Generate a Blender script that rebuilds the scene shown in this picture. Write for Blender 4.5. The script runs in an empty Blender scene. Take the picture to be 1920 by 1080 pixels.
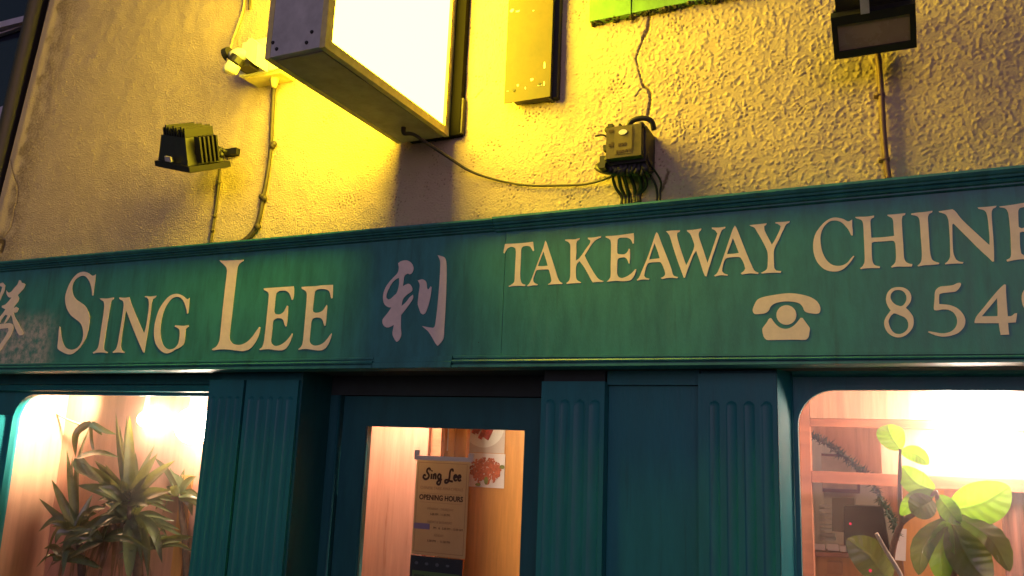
import bpy, bmesh, math, random
import numpy as np
from mathutils import Vector, Matrix
random.seed(7)
scene = bpy.context.scene
COL = scene.collection

# ------------------------------------------------------------------ camera
FOC = 1561.4                      # focal length in photo pixels (photo 1920 wide)
CAM = np.array([0.0, -2.5, 1.75])
def _axes(yaw, tilt, roll):
    cy, sy = math.cos(yaw), math.sin(yaw)
    right = np.array([cy, sy, 0]); fwd = np.array([-sy, cy, 0]); up = np.array([0, 0, 1.0])
    f2 = fwd*math.cos(tilt) + up*math.sin(tilt); u2 = up*math.cos(tilt) - fwd*math.sin(tilt)
    return (right*math.cos(roll) + u2*math.sin(roll), u2*math.cos(roll) - right*math.sin(roll), f2)
AX, AY, AZ = _axes(math.radians(25.4736), math.radians(11.2230), math.radians(2.3231))
cam_data = bpy.data.cameras.new('camera')
cam_data.sensor_width = 36.0
cam_data.lens = FOC/1920*36.0
cam_data.clip_start = 0.05
cam_data.clip_end = 400
cam = bpy.data.objects.new('camera', cam_data)
m = Matrix.Identity(4)
for i in range(3):
    m[i][0] = AX[i]; m[i][1] = AY[i]; m[i][2] = -AZ[i]; m[i][3] = CAM[i]
cam.matrix_world = m
COL.objects.link(cam)
scene.camera = cam

# ------------------------------------------------------------------ world, street light, exposure
SUN_ROT = math.radians(0)
world = bpy.data.worlds.new('World'); scene.world = world
world.use_nodes = True
wn = world.node_tree
bg = wn.nodes['Background']
sky = wn.nodes.new('ShaderNodeTexSky'); sky.sky_type = 'NISHITA'; sky.sun_disc = False
sky.sun_elevation = math.radians(6); sky.sun_rotation = SUN_ROT
wn.links.new(sky.outputs[0], bg.inputs[0])
bg.inputs[1].default_value = 0.065
sl = bpy.data.lights.new('sun', 'SUN'); sl.energy = 0.50; sl.angle = math.radians(40); sl.color = (1.0, 0.57, 0.94)
so = bpy.data.objects.new('sun', sl); COL.objects.link(so)
so.rotation_euler = (math.radians(84), 0, math.radians(12))
vs = scene.view_settings
vs.view_transform = 'Standard'; vs.look = 'None'; vs.exposure = 0; vs.gamma = 1; vs.use_curve_mapping = False
scene.cycles.use_denoising = True
scene.cycles.max_bounces = 8; scene.cycles.transparent_max_bounces = 12
scene.cycles.sample_clamp_indirect = 6.0
scene.cycles.caustics_reflective = False; scene.cycles.caustics_refractive = False

# ------------------------------------------------------------------ point helpers
def ray(px, py): return AX*(px-960) - AY*(py-540) + AZ*FOC
def P(px, py, y):
    d = ray(px, py); return CAM + d*((y-CAM[1])/d[1])
def PX(px, py, y): return float(P(px, py, y)[0])
def PZ(px, py, y): return float(P(px, py, y)[2])

# ------------------------------------------------------------------ materials
def node(nt, kind, **kw):
    n = nt.nodes.new(kind)
    for k, v in kw.items(): setattr(n, k, v)
    return n
MATS = {}
def mat(name, col, rough=0.6, var=0.0, vscale=8.0, bump=0.0, bscale=60.0, metal=0.0, spec=0.5, stretch=(1, 1, 1), col2=None, coat=0.0, transl=0.0):
    M = bpy.data.materials.new(name); M.use_nodes = True
    nt = M.node_tree; b = nt.nodes['Principled BSDF']
    b.inputs['Base Color'].default_value = (*col, 1)
    b.inputs['Roughness'].default_value = rough
    b.inputs['Metallic'].default_value = metal
    b.inputs['Specular IOR Level'].default_value = spec
    b.inputs['Coat Weight'].default_value = coat
    tc = node(nt, 'ShaderNodeTexCoord'); mp = node(nt, 'ShaderNodeMapping')
    mp.inputs['Scale'].default_value = stretch
    nt.links.new(tc.outputs['Object'], mp.inputs[0])
    if var > 0:
        nz = node(nt, 'ShaderNodeTexNoise'); nz.inputs['Scale'].default_value = vscale; nz.inputs['Detail'].default_value = 6
        nz.inputs['Roughness'].default_value = 0.65
        nt.links.new(mp.outputs[0], nz.inputs['Vector'])
        cr = node(nt, 'ShaderNodeValToRGB')
        c2 = col2 if col2 else tuple(c*(1-var) for c in col)
        cr.color_ramp.elements[0].position = 0.32; cr.color_ramp.elements[0].color = (*c2, 1)
        cr.color_ramp.elements[1].position = 0.66; cr.color_ramp.elements[1].color = (*[min(1, c*(1+var*0.35)) for c in col], 1)
        nt.links.new(nz.outputs['Fac'], cr.inputs[0]); nt.links.new(cr.outputs[0], b.inputs['Base Color'])
        mr = node(nt, 'ShaderNodeMapRange'); mr.inputs['To Min'].default_value = max(0.05, rough-0.12); mr.inputs['To Max'].default_value = min(1, rough+0.15)
        nt.links.new(nz.outputs['Fac'], mr.inputs[0]); nt.links.new(mr.outputs[0], b.inputs['Roughness'])
    if bump > 0:
        n2 = node(nt, 'ShaderNodeTexNoise'); n2.inputs['Scale'].default_value = bscale; n2.inputs['Detail'].default_value = 5
        nt.links.new(mp.outputs[0], n2.inputs['Vector'])
        bp = node(nt, 'ShaderNodeBump'); bp.inputs['Strength'].default_value = bump; bp.inputs['Distance'].default_value = 0.01
        nt.links.new(n2.outputs['Fac'], bp.inputs['Height']); nt.links.new(bp.outputs[0], b.inputs['Normal'])
    if transl > 0:
        tr = node(nt, 'ShaderNodeBsdfTranslucent')
        tr.inputs[0].default_value = (min(1, col[0]*2.6), min(1, col[1]*2.4), col[2]*0.8, 1)
        mx = node(nt, 'ShaderNodeMixShader'); mx.inputs[0].default_value = transl
        out = nt.nodes['Material Output']
        nt.links.new(b.outputs[0], mx.inputs[1]); nt.links.new(tr.outputs[0], mx.inputs[2]); nt.links.new(mx.outputs[0], out.inputs[0])
    MATS[name] = M
    return M
def emit(name, col, strength):
    M = bpy.data.materials.new(name); M.use_nodes = True; nt = M.node_tree
    nt.nodes.remove(nt.nodes['Principled BSDF'])
    e = node(nt, 'ShaderNodeEmission'); e.inputs[0].default_value = (*col, 1); e.inputs[1].default_value = strength
    nt.links.new(e.outputs[0], nt.nodes['Material Output'].inputs[0])
    return M
def glass_mat(name, bloom_veil=0.03, tint=(0.96, 0.98, 0.97)):
    M = bpy.data.materials.new(name); M.use_nodes = True; nt = M.node_tree
    nt.nodes.remove(nt.nodes['Principled BSDF'])
    t = node(nt, 'ShaderNodeBsdfTransparent'); t.inputs[0].default_value = (*tint, 1)
    g = node(nt, 'ShaderNodeBsdfGlossy'); g.inputs['Roughness'].default_value = 0.04
    fr = node(nt, 'ShaderNodeMapRange'); lw = node(nt, 'ShaderNodeLayerWeight'); lw.inputs[0].default_value = 0.5
    pw = node(nt, 'ShaderNodeMath', operation='POWER'); pw.inputs[1].default_value = 4.0; nt.links.new(lw.outputs['Facing'], pw.inputs[0]); nt.links.new(pw.outputs[0], fr.inputs[0])
    fr.inputs['To Min'].default_value = 0.025; fr.inputs['To Max'].default_value = 0.6
    m1 = node(nt, 'ShaderNodeMixShader')
    nt.links.new(fr.outputs[0], m1.inputs[0]); nt.links.new(t.outputs[0], m1.inputs[1]); nt.links.new(g.outputs[0], m1.inputs[2])
    d = node(nt, 'ShaderNodeBsdfTranslucent'); d.inputs[0].default_value = (0.95, 0.85, 0.8, 1)  # translucent veil added to imitate bloom round the lamps
    nz = node(nt, 'ShaderNodeTexNoise'); nz.inputs['Scale'].default_value = 9; nz.inputs['Detail'].default_value = 8
    tc = node(nt, 'ShaderNodeTexCoord'); nt.links.new(tc.outputs['Object'], nz.inputs['Vector'])
    mr = node(nt, 'ShaderNodeMapRange'); mr.inputs['From Min'].default_value = 0.3; mr.inputs['From Max'].default_value = 0.75
    mr.inputs['To Min'].default_value = bloom_veil*0.6; mr.inputs['To Max'].default_value = bloom_veil*1.6
    nt.links.new(nz.outputs['Fac'], mr.inputs[0])
    m2 = node(nt, 'ShaderNodeMixShader')
    nt.links.new(mr.outputs[0], m2.inputs[0]); nt.links.new(m1.outputs[0], m2.inputs[1]); nt.links.new(d.outputs[0], m2.inputs[2])
    nt.links.new(m2.outputs[0], nt.nodes['Material Output'].inputs[0])
    return M

TEAL = (0.034, 0.215, 0.215)
m_fascia = mat('fascia_paint', TEAL, 0.42, var=0.30, vscale=5, bump=0.10, bscale=90, stretch=(4, 1, 1))
def glare_patch(M, x0, x1, z0, z1, col):
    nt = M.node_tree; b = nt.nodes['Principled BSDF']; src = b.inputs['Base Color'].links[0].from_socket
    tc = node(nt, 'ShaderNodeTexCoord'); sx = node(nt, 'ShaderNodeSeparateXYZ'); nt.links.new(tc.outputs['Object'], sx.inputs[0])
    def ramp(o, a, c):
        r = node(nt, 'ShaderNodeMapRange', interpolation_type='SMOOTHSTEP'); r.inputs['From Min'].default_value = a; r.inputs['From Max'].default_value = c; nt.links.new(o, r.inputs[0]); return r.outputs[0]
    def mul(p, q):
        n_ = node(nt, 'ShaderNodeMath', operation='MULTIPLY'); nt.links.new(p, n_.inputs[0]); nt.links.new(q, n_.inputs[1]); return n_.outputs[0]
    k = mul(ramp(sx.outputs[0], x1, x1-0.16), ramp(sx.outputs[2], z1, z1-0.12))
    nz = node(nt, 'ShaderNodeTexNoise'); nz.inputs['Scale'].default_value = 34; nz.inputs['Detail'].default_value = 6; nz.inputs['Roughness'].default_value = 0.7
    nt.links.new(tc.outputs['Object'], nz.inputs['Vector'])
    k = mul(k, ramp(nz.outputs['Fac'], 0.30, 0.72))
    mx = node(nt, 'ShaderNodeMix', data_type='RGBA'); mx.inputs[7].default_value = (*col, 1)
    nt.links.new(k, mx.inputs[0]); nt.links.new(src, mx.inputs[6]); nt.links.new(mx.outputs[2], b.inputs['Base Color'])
def grime(M, sx_, sz_, lo, hi, col, amount, seed=0.0):
    nt = M.node_tree; b = nt.nodes['Principled BSDF']; src = b.inputs['Base Color'].links[0].from_socket
    tc = node(nt, 'ShaderNodeTexCoord'); mp = node(nt, 'ShaderNodeMapping'); mp.inputs['Scale'].default_value = (sx_, 1, sz_); mp.inputs['Location'].default_value = (seed, seed, seed)
    nz = node(nt, 'ShaderNodeTexNoise'); nz.inputs['Scale'].default_value = 1.0; nz.inputs['Detail'].default_value = 4; nz.inputs['Roughness'].default_value = 0.6
    nt.links.new(tc.outputs['Object'], mp.inputs[0]); nt.links.new(mp.outputs[0], nz.inputs['Vector'])
    r = node(nt, 'ShaderNodeMapRange', interpolation_type='SMOOTHSTEP'); r.inputs['From Min'].default_value = lo; r.inputs['From Max'].default_value = hi; r.inputs['To Max'].default_value = amount
    nt.links.new(nz.outputs['Fac'], r.inputs[0])
    mx = node(nt, 'ShaderNodeMix', data_type='RGBA'); mx.inputs[7].default_value = (*col, 1)
    nt.links.new(r.outputs[0], mx.inputs[0]); nt.links.new(src, mx.inputs[6]); nt.links.new(mx.outputs[2], b.inputs['Base Color'])
grime(m_fascia, 26, 2.2, 0.56, 0.72, (0.02, 0.07, 0.065), 0.38); grime(m_fascia, 70, 70, 0.70, 0.76, (0.015, 0.02, 0.018), 0.8, 3.0); grime(m_fascia, 22, 1.6, 0.60, 0.78, (0.12, 0.28, 0.26), 0.16, 9.0)
m_teal = mat('teal_gloss_paint', (0.014, 0.180, 0.205), 0.40, spec=0.35, var=0.16, vscale=6, bump=0.05, bscale=40, stretch=(3, 3, 0.6))
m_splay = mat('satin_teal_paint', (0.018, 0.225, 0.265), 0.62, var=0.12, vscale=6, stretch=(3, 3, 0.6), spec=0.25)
grime(m_teal, 40, 2.0, 0.58, 0.75, (0.015, 0.08, 0.09), 0.5); grime(m_teal, 60, 60, 0.71, 0.77, (0.02, 0.03, 0.03), 0.7, 2.0)
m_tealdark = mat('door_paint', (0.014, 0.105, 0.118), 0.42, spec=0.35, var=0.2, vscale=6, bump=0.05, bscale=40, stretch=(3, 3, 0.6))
m_dark = mat('recess_shade_paint', (0.03, 0.05, 0.05), 0.7, var=0.3, vscale=10)  # dark tone carries the shade of the recess and fascia underside
m_letter = mat('cream_lettering', (0.87, 0.71, 0.62), 0.6, var=0.10, vscale=30, bump=0.05, bscale=120)
grime(m_letter, 80, 80, 0.70, 0.78, (0.16, 0.13, 0.10), 0.7, 5.0)
m_alum = mat('dirty_aluminium', (0.55, 0.53, 0.53), 0.5, var=0.25, vscale=14, metal=0.0)
m_under = mat('olive_underside', (0.34, 0.32, 0.27), 0.6, var=0.35, vscale=10, metal=0.1)  # olive-grey base, darker than the casing
m_trim = mat('glow_yellow_trim', (0.78, 0.64, 0.24), 0.5, var=0.25, vscale=20)  # lightened yellow includes the sign panel's glow on its rim
m_black = mat('black_cast_metal', (0.009, 0.008, 0.009), 0.5, var=0.3, vscale=30)
m_grime = mat('rusty_dark_metal', (0.05, 0.04, 0.035), 0.7, var=0.5, vscale=20)
m_plate = mat('scratched_plate', (0.060, 0.034, 0.003), 0.5, var=0.45, vscale=9, metal=0.1, stretch=(1, 1, 1))
grime(m_plate, 14, 3.5, 0.50, 0.70, (0.045, 0.035, 0.008), 0.75, 2.0)
m_lens = mat('dusty_lens', (0.34, 0.24, 0.17), 0.25, var=0.2, vscale=6)
m_cable = mat('weathered_cable', (0.055, 0.040, 0.028), 0.6, var=0.3, vscale=40)
m_pcable = mat('painted_cable', (0.42, 0.34, 0.22), 0.6, var=0.4, vscale=40)
m_white = mat('aged_white_plastic', (0.78, 0.74, 0.62), 0.45, var=0.12, vscale=14)
m_green = mat('green_board_paint', (0.13, 0.30, 0.06), 0.55, var=0.35, vscale=10, bump=0.1, bscale=40)
m_undershade = mat('underside_shade', (0.05, 0.045, 0.02), 0.9, var=0.6, vscale=30)
m_junc = mat('weathered_grey_plastic', (0.13, 0.10, 0.055), 0.7, spec=0.2, var=0.35, vscale=25)
m_juncd = mat('dark_grey_plastic', (0.022, 0.018, 0.016), 0.6, var=0.3, vscale=30)
m_pipe = mat('brown_pipe', (0.035, 0.024, 0.018), 0.5, var=0.35, vscale=9, stretch=(4, 4, 0.5))
m_nwall = mat('neighbour_render', (0.20, 0.16, 0.12), 0.8, var=0.3, vscale=6)
m_nframe = mat('neighbour_frame', (0.55, 0.50, 0.58), 0.5, var=0.15, vscale=6)
m_npane = mat('dark_pane', (0.012, 0.015, 0.035), 0.08, var=0.1, vscale=3)
m_wood = mat('light_wood_panel', (0.60, 0.30, 0.19), 0.42, var=0.30, vscale=5, bump=0.03, stretch=(9, 9, 0.7))
m_woodo = mat('orange_wood_panel', (0.66, 0.30, 0.075), 0.45, var=0.22, vscale=5, stretch=(9, 9, 0.7))
m_woodr = mat('red_brown_timber', (0.40, 0.135, 0.07), 0.42, var=0.35, vscale=5, stretch=(1, 1, 6))
m_brown = mat('brown_curtain', (0.19, 0.07, 0.05), 0.8, var=0.5, vscale=6, stretch=(14, 14, 0.6))
m_plaster = mat('cream_plaster', (0.80, 0.72, 0.62), 0.7, var=0.06, vscale=5)
m_paper = mat('buff_paper', (0.60, 0.47, 0.27), 0.8, var=0.08, vscale=12, transl=0.45)
for n_ in m_paper.node_tree.nodes:
    if n_.type == 'BSDF_TRANSLUCENT': n_.inputs[0].default_value = (0.50, 0.38, 0.20, 1)
m_paperw = mat('white_paper', (0.80, 0.74, 0.70), 0.6, var=0.05, vscale=9)
m_ink = mat('dark_ink', (0.045, 0.018, 0.012), 0.8)
m_inklight = mat('faded_ink', (0.32, 0.22, 0.11), 0.8)
m_purple = mat('mauve_sticker', (0.30, 0.21, 0.30), 0.7)
m_notice = mat('black_card', (0.020, 0.020, 0.026), 0.5)
m_noticeg = mat('green_band', (0.10, 0.16, 0.045), 0.5)
m_noticei = mat('grey_print', (0.10, 0.10, 0.11), 0.5)
m_tape = mat('clear_tape', (0.75, 0.60, 0.52), 0.2)
m_yucca = mat('yucca_leaf', (0.13, 0.15, 0.06), 0.20, var=0.55, vscale=10, transl=0.20, col2=(0.045, 0.055, 0.02), spec=1.0)
m_yuccad = mat('dry_leaf', (0.30, 0.19, 0.11), 0.6, var=0.5, vscale=12, transl=0.15)
m_trunk = mat('plant_trunk', (0.15, 0.09, 0.055), 0.8, var=0.5, vscale=30, bump=0.4, bscale=50)
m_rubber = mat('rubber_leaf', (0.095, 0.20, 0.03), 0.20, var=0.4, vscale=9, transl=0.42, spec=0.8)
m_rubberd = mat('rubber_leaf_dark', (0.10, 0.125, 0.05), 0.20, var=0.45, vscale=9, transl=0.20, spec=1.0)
m_rstem = mat('red_stem', (0.22, 0.09, 0.06), 0.6, var=0.4, vscale=40)
m_stick = mat('pale_stick', (0.70, 0.50, 0.36), 0.6, var=0.2, vscale=30)
m_pot = mat('terracotta', (0.35, 0.15, 0.08), 0.7, var=0.3, vscale=14)
m_soil = mat('soil', (0.04, 0.028, 0.02), 0.95, var=0.4, vscale=40)
m_garland = mat('tinsel_green', (0.030, 0.075, 0.045), 0.45, var=0.5, vscale=60)
m_screen = mat('till_plastic', (0.035, 0.025, 0.028), 0.35, var=0.2, vscale=10)
m_pave = mat('paving', (0.22, 0.21, 0.20), 0.85, var=0.3, vscale=3, bump=0.2, bscale=40)
m_road = mat('asphalt', (0.05, 0.05, 0.052), 0.9, var=0.3, vscale=8, bump=0.4, bscale=120)
m_glass = glass_mat('bloom_glass_left', 0.013)
m_glassr = glass_mat('bloom_glass_right', 0.026)
m_doorglass = glass_mat('door_glass', 0.008)
SIGN_C = (1.0, 0.745, 0.024)
m_sign = emit('lit_sign_face', SIGN_C, 37.0)
m_bulb = emit('lamp_glow', (1.0, 0.76, 0.60), 85.0)
m_bulb2 = emit('bulb_glow', (1.0, 0.76, 0.60), 110.0)
m_bulb3 = emit('globe_glow', (1.0, 0.77, 0.63), 85.0)
m_led = emit('red_indicator', (0.9, 0.02, 0.08), 1.0)

# ------------------------------------------------------------------ object helpers
def link(name, me, material, parent=None, label=None, smooth=False):
    o = bpy.data.objects.new(name, me); COL.objects.link(o)
    if material is not None:
        for mm in (material if isinstance(material, (list, tuple)) else [material]): me.materials.append(mm)
    if parent is not None: o.parent = parent
    if label: o['label'] = label
    if smooth:
        for p in me.polygons: p.use_smooth = True
    return o
def obj(name, bm, material, parent=None, label=None, smooth=False, bevel=0.0):
    if bevel > 0:
        es = [e for e in bm.edges if len(e.link_faces) == 2 and e.calc_face_angle(0) > 0.6]
        bmesh.ops.bevel(bm, geom=es, offset=bevel, segments=2, profile=0.6, affect='EDGES', clamp_overlap=True)
    bmesh.ops.recalc_face_normals(bm, faces=bm.faces)
    me = bpy.data.meshes.new(name); bm.to_mesh(me); bm.free()
    return link(name, me, material, parent, label, smooth)
def tag(o, label, cat, group=None):
    o['label'] = label; o['category'] = cat
    if group: o['group'] = group
    return o
def thing(name, label, cat, group=None):
    o = bpy.data.objects.new(name, None); COL.objects.link(o); o.empty_display_size = 0.1
    return tag(o, label, cat, group)
def struct(o): o['kind'] = 'structure'; return o
def BM(): return bmesh.new()
def bx(bm, x0, x1, y0, y1, z0, z1):
    vs_ = [bm.verts.new(c) for c in ((x0, y0, z0), (x1, y0, z0), (x1, y1, z0), (x0, y1, z0), (x0, y0, z1), (x1, y0, z1), (x1, y1, z1), (x0, y1, z1))]
    for f in ((3, 2, 1, 0), (4, 5, 6, 7), (0, 1, 5, 4), (1, 2, 6, 5), (2, 3, 7, 6), (3, 0, 4, 7)): bm.faces.new([vs_[i] for i in f])
    return bm
def hexa(bm, lo, hi):
    """box from four lower and four upper corners"""
    a = [bm.verts.new(tuple(map(float, c))) for c in lo]; b = [bm.verts.new(tuple(map(float, c))) for c in hi]
    bm.faces.new(a[::-1]); bm.faces.new(b)
    for i in range(4): bm.faces.new((a[i], a[(i+1) % 4], b[(i+1) % 4], b[i]))
    return bm
def frame_box(bm, O, u, v, n, ru, rv, rn, top=None):
    """box in a local frame; top scales the far (rn[1]) end about its middle"""
    O, u, v, n = map(np.asarray, (O, u, v, n)); k = top or 1.0
    cu, cv = sum(ru)/2, sum(rv)/2
    lo = [O + u*a + v*b + n*rn[0] for a, b in ((ru[0], rv[0]), (ru[1], rv[0]), (ru[1], rv[1]), (ru[0], rv[1]))]
    hi = [O + u*(cu+(a-cu)*k) + v*(cv+(b-cv)*k) + n*rn[1] for a, b in ((ru[0], rv[0]), (ru[1], rv[0]), (ru[1], rv[1]), (ru[0], rv[1]))]
    return hexa(bm, lo, hi)
def catmull(pts, sub=6, closed=False):
    pts = [np.asarray(p, float) for p in pts]; n = len(pts); out = []
    for i in range(n if closed else n-1):
        p1, p2 = pts[i], pts[(i+1) % n]
        p0 = pts[i-1] if (closed or i > 0) else 2*p1-p2
        p3 = pts[(i+2) % n] if (closed or i+2 < n) else 2*p2-p1
        for k in range(sub):
            t = k/sub
            out.append(0.5*((2*p1)+(-p0+p2)*t+(2*p0-5*p1+4*p2-p3)*t*t+(-p0+3*p1-3*p2+p3)*t**3))
    if not closed: out.append(pts[-1])
    return out
def tube(bm, pts, r, sides=8, smooth=5, cap=True):
    """swept tube; r a number or one radius per given point"""
    if smooth > 1 and len(pts) > 2:
        rr = None if isinstance(r, (int, float)) else [float(x[0]) for x in catmull([(q,) for q in r], smooth)]
        pts = catmull(pts, smooth)
    else:
        rr = None if isinstance(r, (int, float)) else list(r)
    pts = [Vector(tuple(map(float, p))) for p in pts]
    rings = []; nrm = None
    for i, p in enumerate(pts):
        d = (pts[min(i+1, len(pts)-1)]-pts[max(i-1, 0)])
        d = d.normalized() if d.length > 1e-9 else Vector((0, 0, 1))
        if nrm is None: nrm = d.orthogonal().normalized()
        nrm = (nrm-d*nrm.dot(d)); nrm = nrm.normalized() if nrm.length > 1e-6 else d.orthogonal().normalized()
        b = d.cross(nrm); q = r if rr is None else rr[i]
        rings.append([bm.verts.new(p+(nrm*math.cos(2*math.pi*k/sides)+b*math.sin(2*math.pi*k/sides))*q) for k in range(sides)])
    for a, b in zip(rings, rings[1:]):
        for k in range(sides): bm.faces.new((a[k], a[(k+1) % sides], b[(k+1) % sides], b[k]))
    if cap: bm.faces.new(rings[0][::-1]); bm.faces.new(rings[-1])
    return bm
def ball(bm, c, r, seg=24, sz=1.0):
    bmesh.ops.create_uvsphere(bm, u_segments=seg, v_segments=seg//2, radius=r, matrix=Matrix.Translation(tuple(map(float, c))) @ Matrix.Diagonal((1, 1, sz, 1)))
    return bm
def smooth_loop(pts, sub=4, corner=42):
    """rounds the soft vertices of a traced outline and keeps its sharp corners"""
    pts = [np.array(p, float) for p in pts]; n = len(pts); cor = []
    for i in range(n):
        a = pts[i]-pts[i-1]; b = pts[(i+1) % n]-pts[i]
        ang = abs(math.degrees(math.atan2(a[0]*b[1]-a[1]*b[0], a@b)))
        cor.append(ang > corner)
    out = []
    for i in range(n):
        p1, p2 = pts[i], pts[(i+1) % n]; L = np.linalg.norm(p2-p1)
        def tan(j):
            if cor[j % n]: return p2-p1
            v = pts[(j+1) % n]-pts[j-1 if j % n else -1]; l = np.linalg.norm(v)
            return v/l*L if l > 0 else p2-p1
        t1, t2 = tan(i), tan((i+1) % n)
        for k in range(sub):
            t = k/sub
            out.append((2*t**3-3*t*t+1)*p1+(t**3-2*t*t+t)*t1+(-2*t**3+3*t*t)*p2+(t**3-t*t)*t2)
    return out
def plate(name, loops, y0, y1, material, parent=None, label=None):
    """flat shape in the facade plane: loops of (x, z), first the outline and then its holes, thick from y0 (front) to y1"""
    cu = bpy.data.curves.new('outline', 'CURVE'); cu.dimensions = '2D'; cu.fill_mode = 'BOTH'; cu.extrude = (y1-y0)/2
    for lp in loops:
        s = cu.splines.new('POLY'); s.points.add(len(lp)-1)
        for q, p in zip(s.points, lp): q.co = (float(p[0]), float(p[1]), 0, 1)
        s.use_cyclic_u = True
    tmp = bpy.data.objects.new('outline', cu); COL.objects.link(tmp)
    me = bpy.data.meshes.new_from_object(tmp)
    bpy.data.objects.remove(tmp); bpy.data.curves.remove(cu)
    me.transform(Matrix(((1, 0, 0, 0), (0, 0, -1, (y0+y1)/2), (0, 1, 0, 0), (0, 0, 0, 1))))
    me.materials.clear()
    return link(name, me, material, parent, label)
def pxplate(name, loops, y0, y1, material, parent=None, label=None, smooth=True, corner=42):
    ll = []
    for lp in loops:
        q = [(PX(a, b, y0), PZ(a, b, y0)) for a, b in lp]
        ll.append(smooth_loop(q, 4, corner) if smooth else q)
    return plate(name, ll, y0, y1, material, parent, label)
def text(name, s, cx, cz, size, y, material, parent, width=None, bold=0.0):
    cu = bpy.data.curves.new('writing', 'FONT'); cu.body = s; cu.size = size; cu.align_x = 'CENTER'; cu.align_y = 'CENTER'; cu.extrude = 0.0002; cu.offset = bold
    cu.resolution_u = 3
    tmp = bpy.data.objects.new('writing', cu); COL.objects.link(tmp)
    me = bpy.data.meshes.new_from_object(tmp); bpy.data.objects.remove(tmp); bpy.data.curves.remove(cu)
    xs = [v.co.x for v in me.vertices]; k = 1.0
    if width and xs: k = width/(max(xs)-min(xs))
    me.transform(Matrix(((k, 0, 0, cx), (0, 0, -1, y), (0, 1, 0, cz), (0, 0, 0, 1))))
    me.materials.clear()
    return link(name, me, material, parent)
def profile_run(bm, prof, ends):
    """extrudes a closed (y, z) profile between two places given as (x, z0, zscale)"""
    rings = [[bm.verts.new((x, y, z0+z*k)) for y, z in prof] for x, z0, k in ends]
    n = len(prof)
    for a, b in zip(rings, rings[1:]):
        for i in range(n): bm.faces.new((a[i], a[(i+1) % n], b[(i+1) % n], b[i]))
    bm.faces.new(rings[0][::-1]); bm.faces.new(rings[-1])
    return bm

# ================================================================== SETTING
struct(obj('pavement', bx(BM(), -14, 14, -2.9, 3.2, -0.14, 0.0), m_pave))
struct(obj('kerb', bx(BM(), -14, 14, -3.05, -2.904, -0.14, 0.004), m_pave, bevel=0.01))
struct(obj('road', bx(BM(), -60, 60, -60, -3.05, -0.20, -0.14), m_road))

# ================================================================== SHOP BUILDING
shop = thing('shop_building', 'cream roughcast shop building with teal timber front and two lit display windows', 'shop')

# ---- roughcast upper wall: a real relief of splattered render, finer on the left than on the right
def edge_x(z):   # ragged left edge of the render beside the drainpipe
    a = P(94, 0, 0); b = P(0, 372, 0)
    return a[0] + (z-a[2])*(b[0]-a[0])/(b[2]-a[2])
xs = np.concatenate([np.arange(0.0, 1.0, 0.00053)])          # parameter along the wall
X1 = 1.0
zs = np.concatenate([np.arange(2.42, 4.04, 0.0026), np.linspace(4.09, 6.4, 14)])
nx, nz = len(xs), len(zs)
rng = np.random.default_rng(5)
def band(shape, lam, width, seed):
    r = np.random.default_rng(seed).standard_normal(shape)
    fz = np.fft.fftfreq(shape[0])[:, None]; fx = np.fft.rfftfreq(shape[1])[None, :]
    f = np.hypot(fz, fx); f0 = 1.0/lam
    g = np.exp(-(np.log((f+1e-9)/f0)**2)/(2*width**2))
    a = np.fft.irfft2(np.fft.rfft2(r)*g, s=shape); return a/a.std()
sh = (nz, nx)
def blobs(shape, dens, s1, s2, seed):
    r = np.random.default_rng(seed); imp = (r.random(shape) < dens)*r.random(shape)
    fz = np.fft.fftfreq(shape[0])[:, None]; fx = np.fft.rfftfreq(shape[1])[None, :]; f2 = (fz**2+fx**2)*2*math.pi**2
    a = np.fft.irfft2(np.fft.rfft2(imp)*(np.exp(-f2*s1*s1)-np.exp(-f2*s2*s2)), s=shape); return a/a.std()
peb = 0.85*blobs(sh, 0.050, 1.05, 5.5, 31) + 0.60*blobs(sh, 0.02, 1.6, 8.0, 32)
coarse = 0.8*band(sh, 4.6, 0.36, 11) + 0.45*band(sh, 3.1, 0.3, 15); fine = band(sh, 3.4, 0.35, 12); big = band(sh, 80, 0.6, 13); mid = band(sh, 9.5, 0.5, 14)
Zg = np.repeat(zs[:, None], nx, 1)
XL = np.array([edge_x(z) for z in zs])
Xg = XL[:, None] + (X1-XL[:, None])*xs[None, :]
sst = lambda a, b, v: np.clip((v-a)/(b-a), 0, 1)**2*(3-2*np.clip((v-a)/(b-a), 0, 1))
rough_amt = 0.40 + 0.60*sst(-1.5, -0.55, Xg + 0.05*big)
# the crack by the green board parts smoother render on its left from coarse render on its right
h = rough_amt*(0.00080*np.clip(1.0*peb+0.25*mid, -0.55, 2.6)) + (1.15-rough_amt)*0.0007*fine + 0.0006*big + 0.0002*fine
stain = np.zeros(sh)
def seg_dist(pts):
    d = np.full(sh, 9.0)
    for a, b in zip(pts, pts[1:]):
        ax, az, bx_, bz = a[0], a[2], b[0], b[2]; L2 = (bx_-ax)**2+(bz-az)**2
        t = np.clip(((Xg-ax)*(bx_-ax)+(Zg-az)*(bz-az))/L2, 0, 1)
        d = np.minimum(d, np.hypot(Xg-ax-t*(bx_-ax), Zg-az-t*(bz-az)))
    return d
def crack(pix, w, depth=0.006, dark=0.75):
    global h, stain
    pts = [P(a, b, 0) for a, b in pix]
    d = seg_dist(catmull(pts, 3)) + 0.0012*coarse
    k = 1-sst(w*0.4, w*1.3, d)
    h = h - k*depth; stain = np.maximum(stain, k*dark)
crack([(1219, 22), (1216, 50), (1207, 70)], 0.007)
crack([(1207, 70), (1196, 100), (1193, 112), (1200, 140), (1206, 160)], 0.0028)
crack([(1206, 160), (1217, 170), (1219, 190), (1215, 215)], 0.005)
crack([(1206, 163), (1190, 182)], 0.0022, 0.003, 0.4)
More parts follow.
